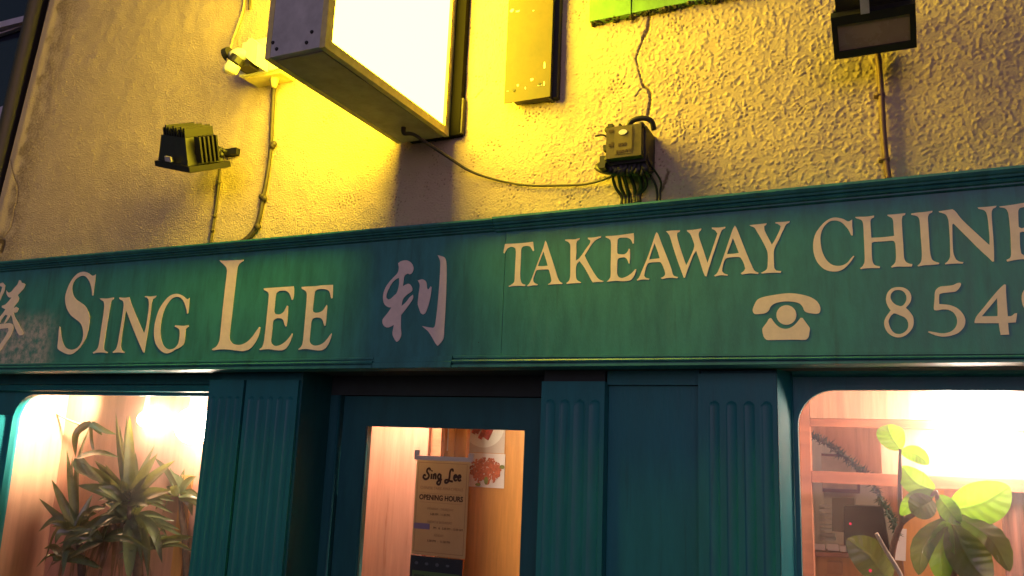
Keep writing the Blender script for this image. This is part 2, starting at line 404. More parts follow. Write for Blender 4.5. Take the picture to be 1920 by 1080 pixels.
crack([(1188, 40), (1196, 36)], 0.008, 0.004, 0.7)
crack([(1240, 358), (1249, 335), (1253, 322)], 0.006, 0.002, 0.8)
crack([(20, 300), (28, 335), (33, 350), (32, 375), (27, 395)], 0.005, 0.004, 0.7)
crack([(27, 395), (20, 425), (8, 445)], 0.005, 0.004, 0.6)
crack([(0, 452), (6, 455), (2, 470)], 0.018, 0.008, 0.95)
crack([(905, 168), (892, 183)], 0.003, 0.003, 0.5)
# water-stained strip and smooth bead along the old party line on the left
u = Xg - XL[:, None]
bead = np.exp(-((u-0.045)/0.03)**2)
strip = sst(0.06, 0.11, u+0.015*big)*(1-sst(0.15, 0.30, u+0.03*big))*(0.55+0.25*np.clip(mid, -1, 1)+0.2*big)
h = h*(0.25+0.75*sst(0.05, 0.2, u)) + 0.004*bead
stain = np.maximum(stain, np.clip(strip, 0, 1)*0.62)
low = np.exp(-np.clip(Zg-2.535, 0, 9)/0.022)
stain = np.maximum(stain, low*np.clip(0.30+0.35*mid+0.3*big, 0, 1)*0.85)
pits = band(sh, 5.0, 0.25, 21) + 0.5*band(sh, 90, 0.5, 22)
pit = sst(1.95, 2.6, pits)*(0.35+0.65*sst(-2.6, -1.9, Xg))*(1-0.5*sst(-0.5, 0.1, Xg))
h -= 0.003*pit; stain = np.maximum(stain, 0.6*pit)
stain = np.maximum(stain, 0.07*np.clip(0.5+0.6*band(sh, 120, 0.8, 23), 0, 1))
fade = (Zg < 4.05)
h = np.where(fade, h, 0)
co = np.stack([Xg, -h, Zg], -1).reshape(-1, 3)
idx = np.arange(nx*nz).reshape(nz, nx)
quads = np.stack([idx[:-1, :-1], idx[:-1, 1:], idx[1:, 1:], idx[1:, :-1]], -1).reshape(-1, 4)
me = bpy.data.meshes.new('upper_wall')
me.vertices.add(len(co)); me.vertices.foreach_set('co', co.ravel().astype(np.float32))
me.loops.add(quads.size); me.loops.foreach_set('vertex_index', quads.ravel().astype(np.int32))
me.polygons.add(len(quads)); me.polygons.foreach_set('loop_start', np.arange(0, quads.size, 4, dtype=np.int32))
me.polygons.foreach_set('use_smooth', np.ones(len(quads), dtype=bool))
me.update(calc_edges=True)
at = me.attributes.new('stain', 'FLOAT', 'POINT'); at.data.foreach_set('value', stain.ravel().astype(np.float32))
M = bpy.data.materials.new('roughcast_render'); M.use_nodes = True; nt = M.node_tree; b = nt.nodes['Principled BSDF']
b.inputs['Roughness'].default_value = 0.85; b.inputs['Specular IOR Level'].default_value = 0.25
an = node(nt, 'ShaderNodeAttribute', attribute_name='stain')
mx = node(nt, 'ShaderNodeMix', data_type='RGBA'); mx.inputs[6].default_value = (0.54, 0.41, 0.28, 1); mx.inputs[7].default_value = (0.12, 0.075, 0.03, 1)
nt.links.new(an.outputs['Fac'], mx.inputs[0]); nt.links.new(mx.outputs[2], b.inputs['Base Color'])
tc = node(nt, 'ShaderNodeTexCoord'); n2 = node(nt, 'ShaderNodeTexNoise'); n2.inputs['Scale'].default_value = 220; n2.inputs['Detail'].default_value = 3
bp = node(nt, 'ShaderNodeBump'); bp.inputs['Strength'].default_value = 0.25; bp.inputs['Distance'].default_value = 0.004
nt.links.new(tc.outputs['Object'], n2.inputs['Vector']); nt.links.new(n2.outputs['Fac'], bp.inputs['Height']); nt.links.new(bp.outputs[0], b.inputs['Normal'])
link('upper_wall', me, M, shop)
obj('wall_core', bx(BM(), -3.78, 4.2, 0.02, 0.25, 2.05, 6.4), mat('render_core', (0.52, 0.39, 0.25), 0.9, bump=0.8, bscale=70), shop)

# ---- timber shopfront below the fascia
ZF = 2.019                                      # underside of the fascia
def pilaster(x0, x1, flutes, ztop, ybase=0.0):
    """board with sunk round-ended flutes; the flutes are cut into a fine grid"""
    bm = BM(); zt = PZ(1080, 750, 0); w = x1-x0
    cols = [x0 + w*i/72 for i in range(73)]
    rows = [0.30, 0.45] + list(np.linspace(0.9, zt-0.03, 4)) + list(np.linspace(zt-0.024, zt+0.006, 9)) + [ztop]
    g = []
    for z in rows:
        r = []
        for x in cols:
            d = 0.0
            for fx, fw in flutes:
                q = (x-fx)/(fw/2)
                if z > zt-fw/2:
                    q = math.hypot(q, (z-(zt-fw/2))/(fw/2))
                q = abs(q)
                if q < 1: d = max(d, 0.0034*math.sqrt(1-q*q))
            r.append(bm.verts.new((x, ybase+d, z)))
        g.append(r)
    for a, c in zip(g, g[1:]):
        for i in range(72): bm.faces.new((a[i], a[i+1], c[i+1], c[i]))
    yb = ybase+0.032
    back = {}
    def side(vsq):
        for p, q in zip(vsq, vsq[1:]):
            for v in (p, q):
                if v not in back: back[v] = bm.verts.new((v.co.x, yb, v.co.z))
            bm.faces.new((p, q, back[q], back[p]))
    side([r[0] for r in g]); side([r[-1] for r in g][::-1]); side(g[-1][::-1])
    return obj('pilaster', bm, m_teal, shop)
xa0, xa1 = PX(381, 828, 0), PX(449, 800, 0)
xb0, xb1 = PX(454, 800, 0), PX(553, 795, 0)
zpt = PZ(1080, 715, 0)
def even(x0, x1, n, lo=0.16, hi=0.90, f=0.62):
    w = x1-x0; p = w*(hi-lo)/n
    return [(x0+w*lo+p*(i+0.5), p*f) for i in range(n)]
pilaster(xa0, xa1, even(xa0, xa1, 4, 0.04, 0.98, 0.60), ZF-0.03)
pilaster(xb0, xb1, even(xb0, xb1, 5, 0.04, 0.96, 0.60), ZF-0.03)
xc0, xc1 = PX(1016, 715, 0), PX(1134, 715, 0)
pilaster(xc0, xc1, even(xc0, xc1, 4, 0.03, 0.97, 0.66), zpt)
xd0, xd1 = PX(1309, 800, 0), PX(1455.5, 689, 0)
pilaster(xd0, xd1, even(xd0, xd1, 4, 0.10, 0.98, 0.60), ZF-0.012)
for x0, x1 in ((xa0, xa1), (xb0, xb1), (xc0, xc1), (xd0, xd1)):
    bm = BM(); bx(bm, x0-0.012, x1+0.012, -0.022, 0.033, 0.0, 0.297); obj('plinth', bm, m_teal, shop, bevel=0.006)
# solid backing behind pilasters and the blank panel between them
bm = BM(); bx(bm, xa0+0.021, xb1, 0.034, 0.20, 0.0, ZF+0.02); obj('timber_backing', bm, m_teal, shop)
obj('timber_backing', bx(BM(), xc0+0.002, xc1, 0.034, 0.20, 0.0, ZF+0.02), m_teal, shop); obj('timber_backing', bx(BM(), xd0, xd1, 0.034, 0.20, 0.0, ZF+0.02), m_teal, shop)
bm = BM(); bx(bm, xc1+0.001, xd0-0.001, 0.040, 0.14, 0.30, ZF-0.045); obj('blank_panel', bm, m_teal, shop)
obj('panel_rail', bx(BM(), xc1+0.001, xd0-0.001, 0.022, 0.14, ZF-0.044, ZF+0.02), m_teal, shop); obj('panel_rail', bx(BM(), xc1+0.001, xd0-0.001, 0.02, 0.14, 0, 0.299), m_teal, shop)
bm = BM(); bx(bm, xc0+0.003, xc1-0.003, 0.012, 0.0335, zpt+0.001, ZF+0.02); obj('head_block', bm, m_dark, shop)

def rounded_rect(x0, x1, z0, z1, r, n=10, rr=None):
    pts = []; r0 = r; rr = r if rr is None else rr
    for cx, cz, a0 in ((x1-rr, z1-rr, 0), (x0+r0, z1-r0, 90), (x0+r0, z0+r0, 180), (x1-rr, z0+rr, 270)):
        r = rr if a0 in (0, 270) else r0
        for k in range(n+1):
            a = math.radians(a0+90*k/n); pts.append((cx+r*math.cos(a), cz+r*math.sin(a)))
    return pts
def shop_window(x0, x1, hx0, hx1, hz0, hz1, r, label, rr=None):
    w = thing('shop_window', '', ''); del w['category']; w['label'] = label; w.parent = shop
    outer = [(x0, 0.45), (x1, 0.45), (x1, ZF+0.015), (x0, ZF+0.015)]
    hole = rounded_rect(hx0, hx1, hz0, hz1, r, rr=rr)
    plate('frame', [outer, hole[::-1]], 0.100, 0.130, m_teal, w)
    bead = rounded_rect(hx0-0.012, hx1+0.004, hz0-0.012, hz1+0.012, r+0.012, rr=rr)
    plate('bead', [bead, rounded_rect(hx0+0.0015, hx1-0.0015, hz0+0.0015, hz1-0.0015, r, rr=rr)[::-1]], 0.090, 0.0995, m_teal, w)
    plate('pane', [rounded_rect(hx0+0.002, hx1-0.002, hz0+0.002, hz1-0.002, r, rr=rr)], 0.115, 0.119, m_glass if rr else m_glassr, w)
    return w
lhx0, lhz1 = PX(15, 937, 0.13), PZ(300, 742, 0.10)
shop_window(-4.25, xa0+0.02, lhx0, xa0-0.004, 0.82, lhz1, 0.13, 'left display window with rounded frame corners and the yucca behind it', 0.004)
rhx0, rhz1 = PX(1497, 850, 0.10), PZ(1650, 731, 0.10)
shop_window(xd1+0.001, 4.2, rhx0, 2.6, 0.82, rhz1, 0.105, 'right display window with rounded corners and the rubber plant behind it')
obj('stall_riser', bx(BM(), -4.25, xa0-0.001, 0.03, 0.20, 0, 0.449), m_teal, shop); obj('stall_riser', bx(BM(), xd1+0.001, 4.2, 0.03, 0.20, 0, 0.449), m_teal, shop)
# splayed reveals lit by the lamps behind the glass
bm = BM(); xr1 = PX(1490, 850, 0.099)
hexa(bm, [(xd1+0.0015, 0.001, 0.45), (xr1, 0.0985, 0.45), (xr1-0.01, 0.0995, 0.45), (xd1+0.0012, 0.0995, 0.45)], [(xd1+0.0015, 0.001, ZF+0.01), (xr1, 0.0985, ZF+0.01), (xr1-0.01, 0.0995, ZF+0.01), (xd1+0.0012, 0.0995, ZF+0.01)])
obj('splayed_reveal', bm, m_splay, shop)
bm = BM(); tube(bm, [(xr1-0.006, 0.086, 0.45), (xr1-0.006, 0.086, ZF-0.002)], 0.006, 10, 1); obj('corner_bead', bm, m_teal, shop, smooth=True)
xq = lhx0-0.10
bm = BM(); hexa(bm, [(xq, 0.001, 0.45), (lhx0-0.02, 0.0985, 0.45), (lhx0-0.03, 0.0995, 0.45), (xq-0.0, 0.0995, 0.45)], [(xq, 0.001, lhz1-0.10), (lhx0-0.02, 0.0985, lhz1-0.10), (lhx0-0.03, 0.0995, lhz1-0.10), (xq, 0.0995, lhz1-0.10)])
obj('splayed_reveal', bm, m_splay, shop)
# projecting head moulding over the left window
bm = BM(); profile_run(bm, [(0.099, 0.0), (0.060, 0.006), (0.048, 0.030), (0.099, 0.040)], [(-4.25, PZ(100, 734, 0.03), 1), (xa0-0.002, PZ(100, 734, 0.03), 1)]); obj('head_moulding', bm, m_teal, shop)
bm = BM(); profile_run(bm, [(0.099, 0.0), (0.064, 0.006), (0.052, 0.020), (0.099, 0.026)], [(xr1+0.002, PZ(1700, 702, 0.03), 1), (4.2, PZ(1700, 702, 0.03), 1)]); obj('head_moulding', bm, m_teal, shop)

# ---- recessed doorway
YD = 0.19
xdl, xdr = xb1, xc0
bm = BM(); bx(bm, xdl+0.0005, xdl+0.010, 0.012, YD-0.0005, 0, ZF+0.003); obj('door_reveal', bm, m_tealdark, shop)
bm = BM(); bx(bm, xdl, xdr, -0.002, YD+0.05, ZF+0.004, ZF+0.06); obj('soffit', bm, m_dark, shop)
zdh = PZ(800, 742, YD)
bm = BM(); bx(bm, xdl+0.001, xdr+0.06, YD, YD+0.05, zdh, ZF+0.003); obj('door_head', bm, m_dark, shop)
xj = PX(632, 850, YD)
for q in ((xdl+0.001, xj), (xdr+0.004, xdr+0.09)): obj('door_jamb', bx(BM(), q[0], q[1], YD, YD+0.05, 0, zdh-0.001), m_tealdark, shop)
bm = BM(); tube(bm, [(xj-0.006, YD-0.001, 0), (xj-0.006, YD-0.001, zdh-0.002)], 0.006, 8, 1); obj('door_stop', bm, m_tealdark, shop, smooth=True)
obj('unseen_light_leak_stop', bx(BM(), xj-0.02, xdr+0.02, YD+0.051, YD+0.07, zdh-0.03, zdh+0.03), m_dark, shop)  # unseen strip added to block lamp light leaking over the door
door = thing('door', '', ''); del door['category']; door['label'] = 'dark teal glazed door with paper notices'; door.parent = shop
YG = 0.21
gx0, gx1, gz1 = PX(687, 799, YG), PX(986, 806, YG), PZ(840, 803, YG)
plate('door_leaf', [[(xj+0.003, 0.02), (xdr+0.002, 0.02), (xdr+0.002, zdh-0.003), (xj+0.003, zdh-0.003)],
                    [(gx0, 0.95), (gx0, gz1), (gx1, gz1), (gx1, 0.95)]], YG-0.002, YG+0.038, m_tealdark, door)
for q in ((gx0, gx0+0.006, 0.95, gz1), (gx1-0.006, gx1, 0.95, gz1)): obj('glazing_bead', bx(BM(), q[0]+0.0005, q[1]-0.0005, YG+0.001, YG+0.013, q[2]+0.001, q[3]-0.001), m_tealdark, door)
bm = BM(); bx(bm, gx0+0.001, gx1-0.001, YG+0.016, YG+0.021, 0.951, gz1-0.001); obj('pane', bm, m_doorglass, door)
bm = BM(); tube(bm, [(gx1+0.05, YG-0.003, 1.02), (gx1+0.05, YG-0.05, 1.02), (gx1-0.03, YG-0.055, 1.02)], 0.009, 8, 3); obj('handle', bm, m_alum, door, smooth=True)

# ---- rooms behind the glass
def room(name, x0, x1, y0, y1, z0, z1, mats):
    """open-fronted box of boards: back, two sides, floor, ceiling"""
    t = 0.02
    for part, q, mm in (('back_panel', (x0, x1, y1, y1+t, z0, z1), mats[0]), ('side_panel', (x0-t, x0-0.001, y0, y1+t, z0, z1), mats[1]),
                        ('side_panel', (x1+0.001, x1+t, y0, y1+t, z0, z1), mats[2]), ('display_shelf', (x0-t, x1+t, y0, y1+t, z0-t, z0-0.001), mats[3]),
                        ('display_ceiling', (x0-t, x1+t, y0, y1+t, z1+0.001, z1+t), mats[4])):
        obj(part, bx(BM(), *q), mm, shop)
LX0, LX1, LY1 = lhx0-0.004, xa0+0.30, 0.37
m_salmon = mat('salmon_wood_panel', (0.58, 0.29, 0.19), 0.45, var=0.22, vscale=4, stretch=(7, 7, 0.6))
room('left', LX0, LX1, 0.132, LY1, 0.80, 2.09, (m_salmon, m_salmon, m_wood, m_wood, m_plaster))
room('lobby', -2.16, -0.80, 0.30, 1.10, 0.0, 2.16, (m_woodo, m_wood, m_wood, m_pave, m_plaster))
room('right', xd1-0.05, 3.3, 0.30, 1.95, 0.0, 2.14, (m_plaster, m_plaster, m_wood, m_pave, m_plaster))
bm = BM(); bx(bm, xd1+0.0, 3.2, 0.132, 0.52, 0.78, 0.80); obj('display_shelf', bm, m_wood, shop)

# ================================================================== FASCIA SIGN
sign = thing('fascia_sign', 'long green painted shop fascia reading SING LEE TAKEAWAY with cream letters', 'shop sign')
YF = -0.080
def line(a, b, y):
    A, B = P(*a, y), P(*b, y)
    return lambda x: float(A[2]+(x-A[0])*(B[2]-A[2])/(B[0]-A[0]))
topL, topR = line((0, 493), (927, 412), -0.10), line((927, 410), (1920, 314), -0.10)
panL, panR = line((0, 511), (940, 434), YF), line((945, 436), (1920, 349), YF)
botL, botR = line((0, 682.5), (848, 667.5), YF), line((848, 667.5), (1920, 660.5), YF)
lowL, lowR = line((0, 697.5), (848, 690), -0.10), line((848, 690), (1920, 680), -0.10)
XS = PX(944, 560, YF); XLEFT, XRIGHT = -4.6, 4.2
def board(x0, x1, p, q, y):
    bm = BM()
    n = 12
    for k in range(1):
        hexa(bm, [(x0, y, q(x0)-0.02), (x1, y, q(x1)-0.02), (x1, -0.012, q(x1)-0.02), (x0, -0.012, q(x0)-0.02)],
                 [(x0, y, p(x0)+0.03), (x1, y, p(x1)+0.03), (x1, -0.012, p(x1)+0.03), (x0, -0.012, p(x0)+0.03)])
    return bm
m_fascia_glare = mat('fascia_paint_glare', TEAL, 0.42, var=0.30, vscale=5, bump=0.10, bscale=90, stretch=(4, 1, 1))
grime(m_fascia_glare, 26, 2.2, 0.56, 0.72, (0.02, 0.07, 0.065), 0.38, 1.0); grime(m_fascia_glare, 70, 70, 0.70, 0.76, (0.015, 0.02, 0.018), 0.8, 4.0)
glare_patch(m_fascia_glare, -4.0, PX(120, 620, YF), 2.0, PZ(40, 575, YF), (0.50, 0.42, 0.45))  # pale mottled patch paints in the pink lamp glare
obj('board', board(XLEFT, XS-0.0012, panL, botL, YF), m_fascia_glare, sign, 'left fascia board with pale glare patch in its paint')
obj('board', board(XS+0.0012, XRIGHT, panR, botR, YF-0.0015), m_fascia, sign, 'right fascia board')
XT = PX(927, 412, -0.10); XB = PX(848, 680, -0.10)
# upper cornice: profile in (y, 0..1) from the panel line to the top edge
cor = [(-0.02, 0.02), (-0.083, 0.02), (-0.092, 0.10), (-0.092, 0.20), (-0.100, 0.24), (-0.104, 0.34), (-0.100, 0.44), (-0.109, 0.48), (-0.111, 0.60), (-0.118, 0.66), (-0.124, 0.84), (-0.124, 0.99), (-0.02, 1.0)]
def cornice(x0, x1, pan, top):
    bm = BM(); profile_run(bm, cor, [(x, pan(x), top(x)-pan(x)) for x in (x0, x1)]); return bm
obj('top_moulding', cornice(XLEFT, XT-0.0015, panL, topL), m_fascia, sign)
obj('top_moulding', cornice(XT+0.0015, XRIGHT, panR, topR), m_fascia, sign)
low = [(-0.02, 0.0), (-0.100, 0.0), (-0.108, 0.04), (-0.108, 0.22), (-0.097, 0.26), (-0.097, 0.36), (-0.106, 0.40), (-0.109, 0.52), (-0.106, 0.62), (-0.095, 0.66), (-0.095, 0.74), (-0.101, 0.78), (-0.101, 0.94), (-0.085, 1.0), (-0.02, 1.0)]
def lowrail(x0, x1, lo, pan, prof=low):
    bm = BM(); profile_run(bm, prof, [(x, lo(x), pan(x)-lo(x)) for x in (x0, x1)]); return bm
XB0 = PX(700, 680, -0.10)
flat = [(-0.02, 0.0), (-0.103, 0.0), (-0.107, 0.05), (-0.107, 0.48), (-0.101, 0.52), (-0.101, 0.95), (-0.085, 1.0), (-0.02, 1.0)]
obj('bottom_moulding', lowrail(XLEFT, XB0-0.001, lowL, botL), m_fascia, sign)
obj('bottom_moulding', lowrail(XB0+0.001, XB-0.002, lowL, botL, flat), m_fascia, sign, 'plain replacement length of moulding')
obj('bottom_moulding', lowrail(XB+0.002, XRIGHT, lowR, botR), m_fascia, sign)
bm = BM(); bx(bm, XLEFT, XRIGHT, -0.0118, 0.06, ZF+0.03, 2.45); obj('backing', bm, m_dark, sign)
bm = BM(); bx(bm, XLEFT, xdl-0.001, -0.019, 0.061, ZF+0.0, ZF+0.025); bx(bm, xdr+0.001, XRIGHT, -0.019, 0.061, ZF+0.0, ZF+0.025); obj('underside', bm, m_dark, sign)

# ---- lettering, traced in photo pixels and laid on the board
def tr(pts, ox, oy, s): return [(ox+x/s, oy+y/s) for x, y in pts]
YL = YF-0.0030
G = {}
A = (0, 500, 6.0)
S_ = [(1078,85),(1052,100),(1030,98),(1000,75),(960,58),(920,58),(870,80),(820,130),(780,195),(750,270),(733,340),(738,420),(760,490),(800,550),(850,590),(900,630),(925,680),(935,740),(930,800),(910,860),(870,910),(820,932),(780,930),(740,910),(710,860),(695,800),(685,740),(680,680),(668,672),(660,720),(655,790),(650,850),(645,900),(650,925),(700,960),(760,985),(800,985),(840,965),(900,910),(950,830),(980,760),(1000,680),(1008,600),(1003,540),(985,490),(955,440),(910,405),(860,370),(830,330),(815,280),(812,240),(822,190),(845,150),(880,120),(925,102),(960,110),(990,140),(1015,190),(1030,250),(1035,325),(1050,325),(1058,260),(1068,170)]
I_ = [(1120,358),(1145,355),(1200,358),(1250,350),(1282,345),(1278,365),(1255,380),(1245,420),(1222,560),(1195,720),(1175,850),(1168,910),(1175,940),(1215,962),(1205,973),(1150,965),(1090,968),(1050,978),(1042,965),(1080,940),(1105,900),(1120,820),(1145,650),(1165,520),(1172,430),(1165,390),(1140,375)]
N_ = [(1340,345),(1400,350),(1455,342),(1480,420),(1540,570),(1620,750),(1640,680),(1660,560),(1675,440),(1670,370),(1650,350),(1625,340),(1640,330),(1690,335),(1760,325),(1750,345),(1720,365),(1705,420),(1690,550),(1665,720),(1640,870),(1625,965),(1610,965),(1560,850),(1490,680),(1430,520),(1415,490),(1405,560),(1380,720),(1362,850),(1360,900),(1375,945),(1405,960),(1395,972),(1330,965),(1270,970),(1265,960),(1300,930),(1320,880),(1340,770),(1365,620),(1385,480),(1390,420),(1380,385),(1345,365)]
B = (270, 490, 6.0)
Gg = [(510,410),(495,428),(475,420),(440,390),(390,368),(340,368),(280,395),(220,460),(170,540),(135,640),(115,740),(112,830),(125,910),(155,970),(200,1015),(250,1035),(300,1025),(350,995),(410,965),(445,930),(460,880),(465,810),(470,760),(505,730),(500,718),(440,725),(350,718),(345,735),(385,755),(400,780),(398,850),(385,920),(350,970),(310,988),(270,988),(230,960),(200,900),(185,820),(188,720),(205,620),(235,530),(280,455),(320,415),(370,400),(410,410),(440,440),(462,490),(478,550),(482,590),(495,585),(505,520)]
L_ = [(855,0),(850,-14),(880,-8),(960,-12),(1040,-14),(1120,-18),(1118,-5),(1075,25),(1055,60),(1045,120),(1030,250),(1010,420),(990,600),(970,760),(962,850),(970,890),(1000,925),(1050,940),(1100,935),(1160,905),(1220,845),(1265,780),(1295,738),(1308,742),(1300,800),(1275,870),(1240,930),(1190,985),(1120,1010),(1040,1005),(950,992),(860,990),(790,1000),(765,997),(770,985),(815,955),(845,900),(855,840),(865,740),(880,580),(900,400),(920,230),(933,110),(925,70),(895,35)]
Cc = (470, 520, 7.2)
E1 = [(175,150),(210,145),(330,138),(450,130),(580,120),(585,160),(582,250),(570,300),(555,305),(540,260),(515,210),(480,185),(420,180),(375,190),(345,215),(335,270),(325,380),(318,460),(330,490),(370,500),(410,492),(445,465),(470,420),(490,380),(505,390),(502,480),(495,580),(485,655),(470,668),(455,630),(440,580),(410,555),(360,552),(320,570),(302,600),(295,680),(285,780),(275,860),(290,900),(330,925),(385,918),(440,890),(495,840),(535,790),(558,755),(568,765),(550,830),(520,900),(480,955),(440,980),(390,988),(320,982),(250,970),(180,972),(125,982),(115,970),(150,945),(170,900),(185,820),(205,650),(225,450),(242,270),(242,220),(220,190),(180,170)]
E2 = [(685,130),(740,125),(850,120),(960,108),(1110,100),(1110,180),(1105,280),(1085,285),(1075,240),(1060,190),(1020,165),(960,158),(900,165),(870,185),(860,240),(850,330),(838,430),(845,465),(880,478),(930,470),(970,450),(1000,410),(1025,370),(1032,390),(1028,470),(1020,570),(1010,650),(995,658),(985,620),(965,570),(930,545),(870,545),(835,560),(820,600),(812,680),(800,790),(795,860),(815,900),(860,920),(920,915),(980,885),(1030,835),(1065,785),(1090,755),(1095,770),(1080,830),(1055,890),(1015,950),(970,980),(910,988),(840,980),(760,968),(700,970),(650,980),(640,970),(680,935),(700,890),(712,800),(725,650),(745,430),(757,270),(755,210),(735,180),(690,155)]
D = (690, 470, 5.683)
li1 = [(320,135),(345,115),(390,103),(430,108),(465,135),(485,180),(480,215),(460,245),(440,252),(425,243),(400,255),(385,280),(378,330),(372,378),(400,362),(430,352),(450,362),(470,395),(472,425),(450,445),(420,465),(385,500),(370,525),(360,570),(356,588),(375,575),(410,540),(445,495),(478,468),(480,505),(455,550),(420,600),(385,645),(352,685),(350,760),(350,830),(355,890),(340,940),(315,968),(300,970),(275,930),(260,885),(268,830),(275,790),(250,805),(215,818),(180,810),(155,775),(155,735),(175,705),(215,655),(248,605),(210,600),(175,570),(160,520),(163,460),(185,395),(225,335),(275,280),(315,235),(328,180)]
li1h = [(330,290),(305,300),(260,340),(220,410),(197,470),(197,505),(215,520),(240,512),(275,480),(305,450),(325,390),(332,340)]
li2 = [(530,318),(570,305),(600,312),(622,340),(628,390),(635,415),(650,405),(665,380),(678,388),(672,450),(655,540),(630,620),(610,665),(585,680),(562,665),(545,620),(530,570),(535,500),(545,420),(550,360)]
li3 = [(742,48),(790,60),(815,72),(832,110),(838,200),(836,350),(830,520),(822,680),(812,830),(805,930),(780,975),(742,1015),(720,990),(680,920),(640,860),(600,825),(575,803),(640,815),(695,822),(710,805),(722,740),(735,640),(748,500),(760,350),(768,200),(768,110)]
Ee = (930, 430, 8.0)
T_ = [(135,218),(220,215),(330,210),(450,200),(555,185),(562,240),(572,320),(555,328),(535,295),(510,258),(460,248),(405,255),(380,290),(375,400),(368,560),(362,700),(372,775),(395,815),(440,830),(435,852),(340,848),(250,852),(195,862),(190,850),(250,815),(275,780),(282,680),(290,500),(298,340),(292,290),(262,268),(220,262),(175,285),(145,325),(128,360),(112,355),(118,300)]
A1 = [(740,168),(760,205),(800,330),(850,480),(900,640),(935,750),(960,785),(998,805),(990,822),(900,822),(830,825),(790,832),(780,822),(815,800),(832,770),(822,710),(795,615),(780,600),(700,605),(620,608),(600,625),(575,690),(558,760),(575,800),(628,825),(615,840),(550,842),(480,855),(462,848),(500,810),(530,750),(580,620),(640,460),(700,300),(725,220)]
A1h = [(710,330),(680,410),(625,550),(700,552),(775,545),(755,470)]
K_ = [(1035,155),(1100,150),(1180,150),(1255,130),(1250,150),(1215,175),(1205,210),(1205,340),(1198,470),(1240,440),(1290,380),(1350,290),(1410,205),(1415,165),(1380,145),(1378,125),(1470,120),(1580,98),(1572,125),(1510,150),(1460,195),(1400,280),(1330,390),(1365,470),(1420,570),(1480,670),(1540,745),(1610,775),(1600,790),(1530,788),(1450,795),(1420,745),(1370,650),(1310,550),(1250,475),(1215,520),(1200,570),(1198,660),(1205,740),(1230,770),(1275,795),(1265,805),(1160,808),(1060,820),(1055,805),(1095,770),(1112,700),(1115,520),(1115,330),(1112,230),(1085,190),(1040,170)]
E3 = [(1135.5,443),(1150,442),(1168,440),(1188,437),(1188.6,445),(1188.3,456.3),(1186.2,456.7),(1183,449.6),(1177,446),(1168,445.4),(1161.3,446),(1158,449),(1157.4,460),(1157.5,474),(1159,476.2),(1167.5,476.9),(1172,476),(1176,472.6),(1179.5,465.9),(1180.9,467),(1181.4,480),(1180.4,493.9),(1178.6,494.2),(1176,486.8),(1172,483),(1165,482.8),(1160,484),(1157.8,487.5),(1157.3,500),(1157.2,514),(1160,519.6),(1166,521.3),(1176,517.8),(1184.8,511.6),(1191,504.5),(1193.1,505.4),(1190.1,515.1),(1183,524.8),(1176,526.6),(1165,527.2),(1155,526.5),(1142.5,527.8),(1137.3,528.1),(1141.3,524.4),(1144.6,518.8),(1145,500),(1145.6,467.5),(1145,452),(1141.3,447.5),(1135.6,445)]
F = (1160, 400, 5.647)
A2 = [(400,198),(415,215),(455,320),(510,460),(555,580),(575,650),(595,665),(630,675),(620,688),(540,682),(460,695),(445,685),(480,665),(492,640),(480,590),(450,525),(430,515),(320,525),(300,545),(280,610),(270,660),(285,680),(325,692),(318,703),(250,700),(200,712),(190,705),(215,680),(245,610),(300,480),(350,340),(385,230)]
A2h = [(380,315),(350,400),(322,488),(380,482),(435,475),(410,395)]
W_ = [(500,190),(560,182),(650,178),(645,195),(620,205),(618,240),(650,360),(690,480),(715,548),(745,490),(800,350),(780,270),(755,215),(725,190),(722,178),(800,172),(875,160),(870,178),(850,200),(848,240),(870,310),(910,430),(940,525),(970,440),(1010,320),(1045,215),(1020,180),(988,165),(985,150),(1060,150),(1130,142),(1125,158),(1095,175),(1075,215),(1040,320),(990,470),(945,610),(930,668),(915,665),(895,620),(860,510),(820,395),(790,440),(750,545),(715,640),(700,682),(688,680),(670,630),(630,520),(580,370),(540,240),(520,210)]
A3 = [(1230,128),(1245,150),(1290,260),(1345,400),(1395,520),(1430,595),(1450,615),(1482,630),(1475,642),(1390,635),(1305,648),(1292,635),(1325,610),(1340,585),(1325,530),(1290,470),(1265,462),(1150,472),(1125,490),(1100,570),(1095,610),(1115,635),(1158,650),(1150,660),(1080,655),(1020,668),(1010,658),(1040,635),(1070,570),(1120,430),(1170,280),(1210,165)]
A3h = [(1210,262),(1185,330),(1145,432),(1210,428),(1272,418),(1240,335)]
Y_ = [(1385,125),(1450,118),(1565,105),(1560,120),(1540,135),(1545,180),(1585,260),(1622,332),(1660,270),(1705,175),(1715,135),(1690,115),(1660,105),(1660,95),(1740,90),(1812,83),(1805,100),(1775,115),(1750,160),(1700,270),(1650,370),(1642,420),(1645,520),(1650,580),(1670,605),(1722,612),(1715,630),(1610,630),(1515,638),(1505,630),(1545,610),(1570,585),(1578,520),(1578,430),(1565,380),(1520,290),(1465,195),(1435,150),(1400,135)]
Gz = (1500, 370, 7.2)
C_ = [(705,300),(690,308),(660,325),(635,320),(590,295),(530,278),(460,273),(400,290),(330,335),(270,400),(215,480),(185,570),(178,680),(190,770),(225,860),(280,930),(350,980),(430,1000),(510,998),(580,970),(640,920),(690,860),(732,795),(722,788),(690,820),(640,880),(580,915),(510,925),(440,912),(380,870),(330,800),(295,710),(278,610),(278,520),(300,440),(340,375),(400,325),(460,312),(520,320),(570,345),(620,395),(655,440),(690,512),(712,515),(712,440),(705,380)]
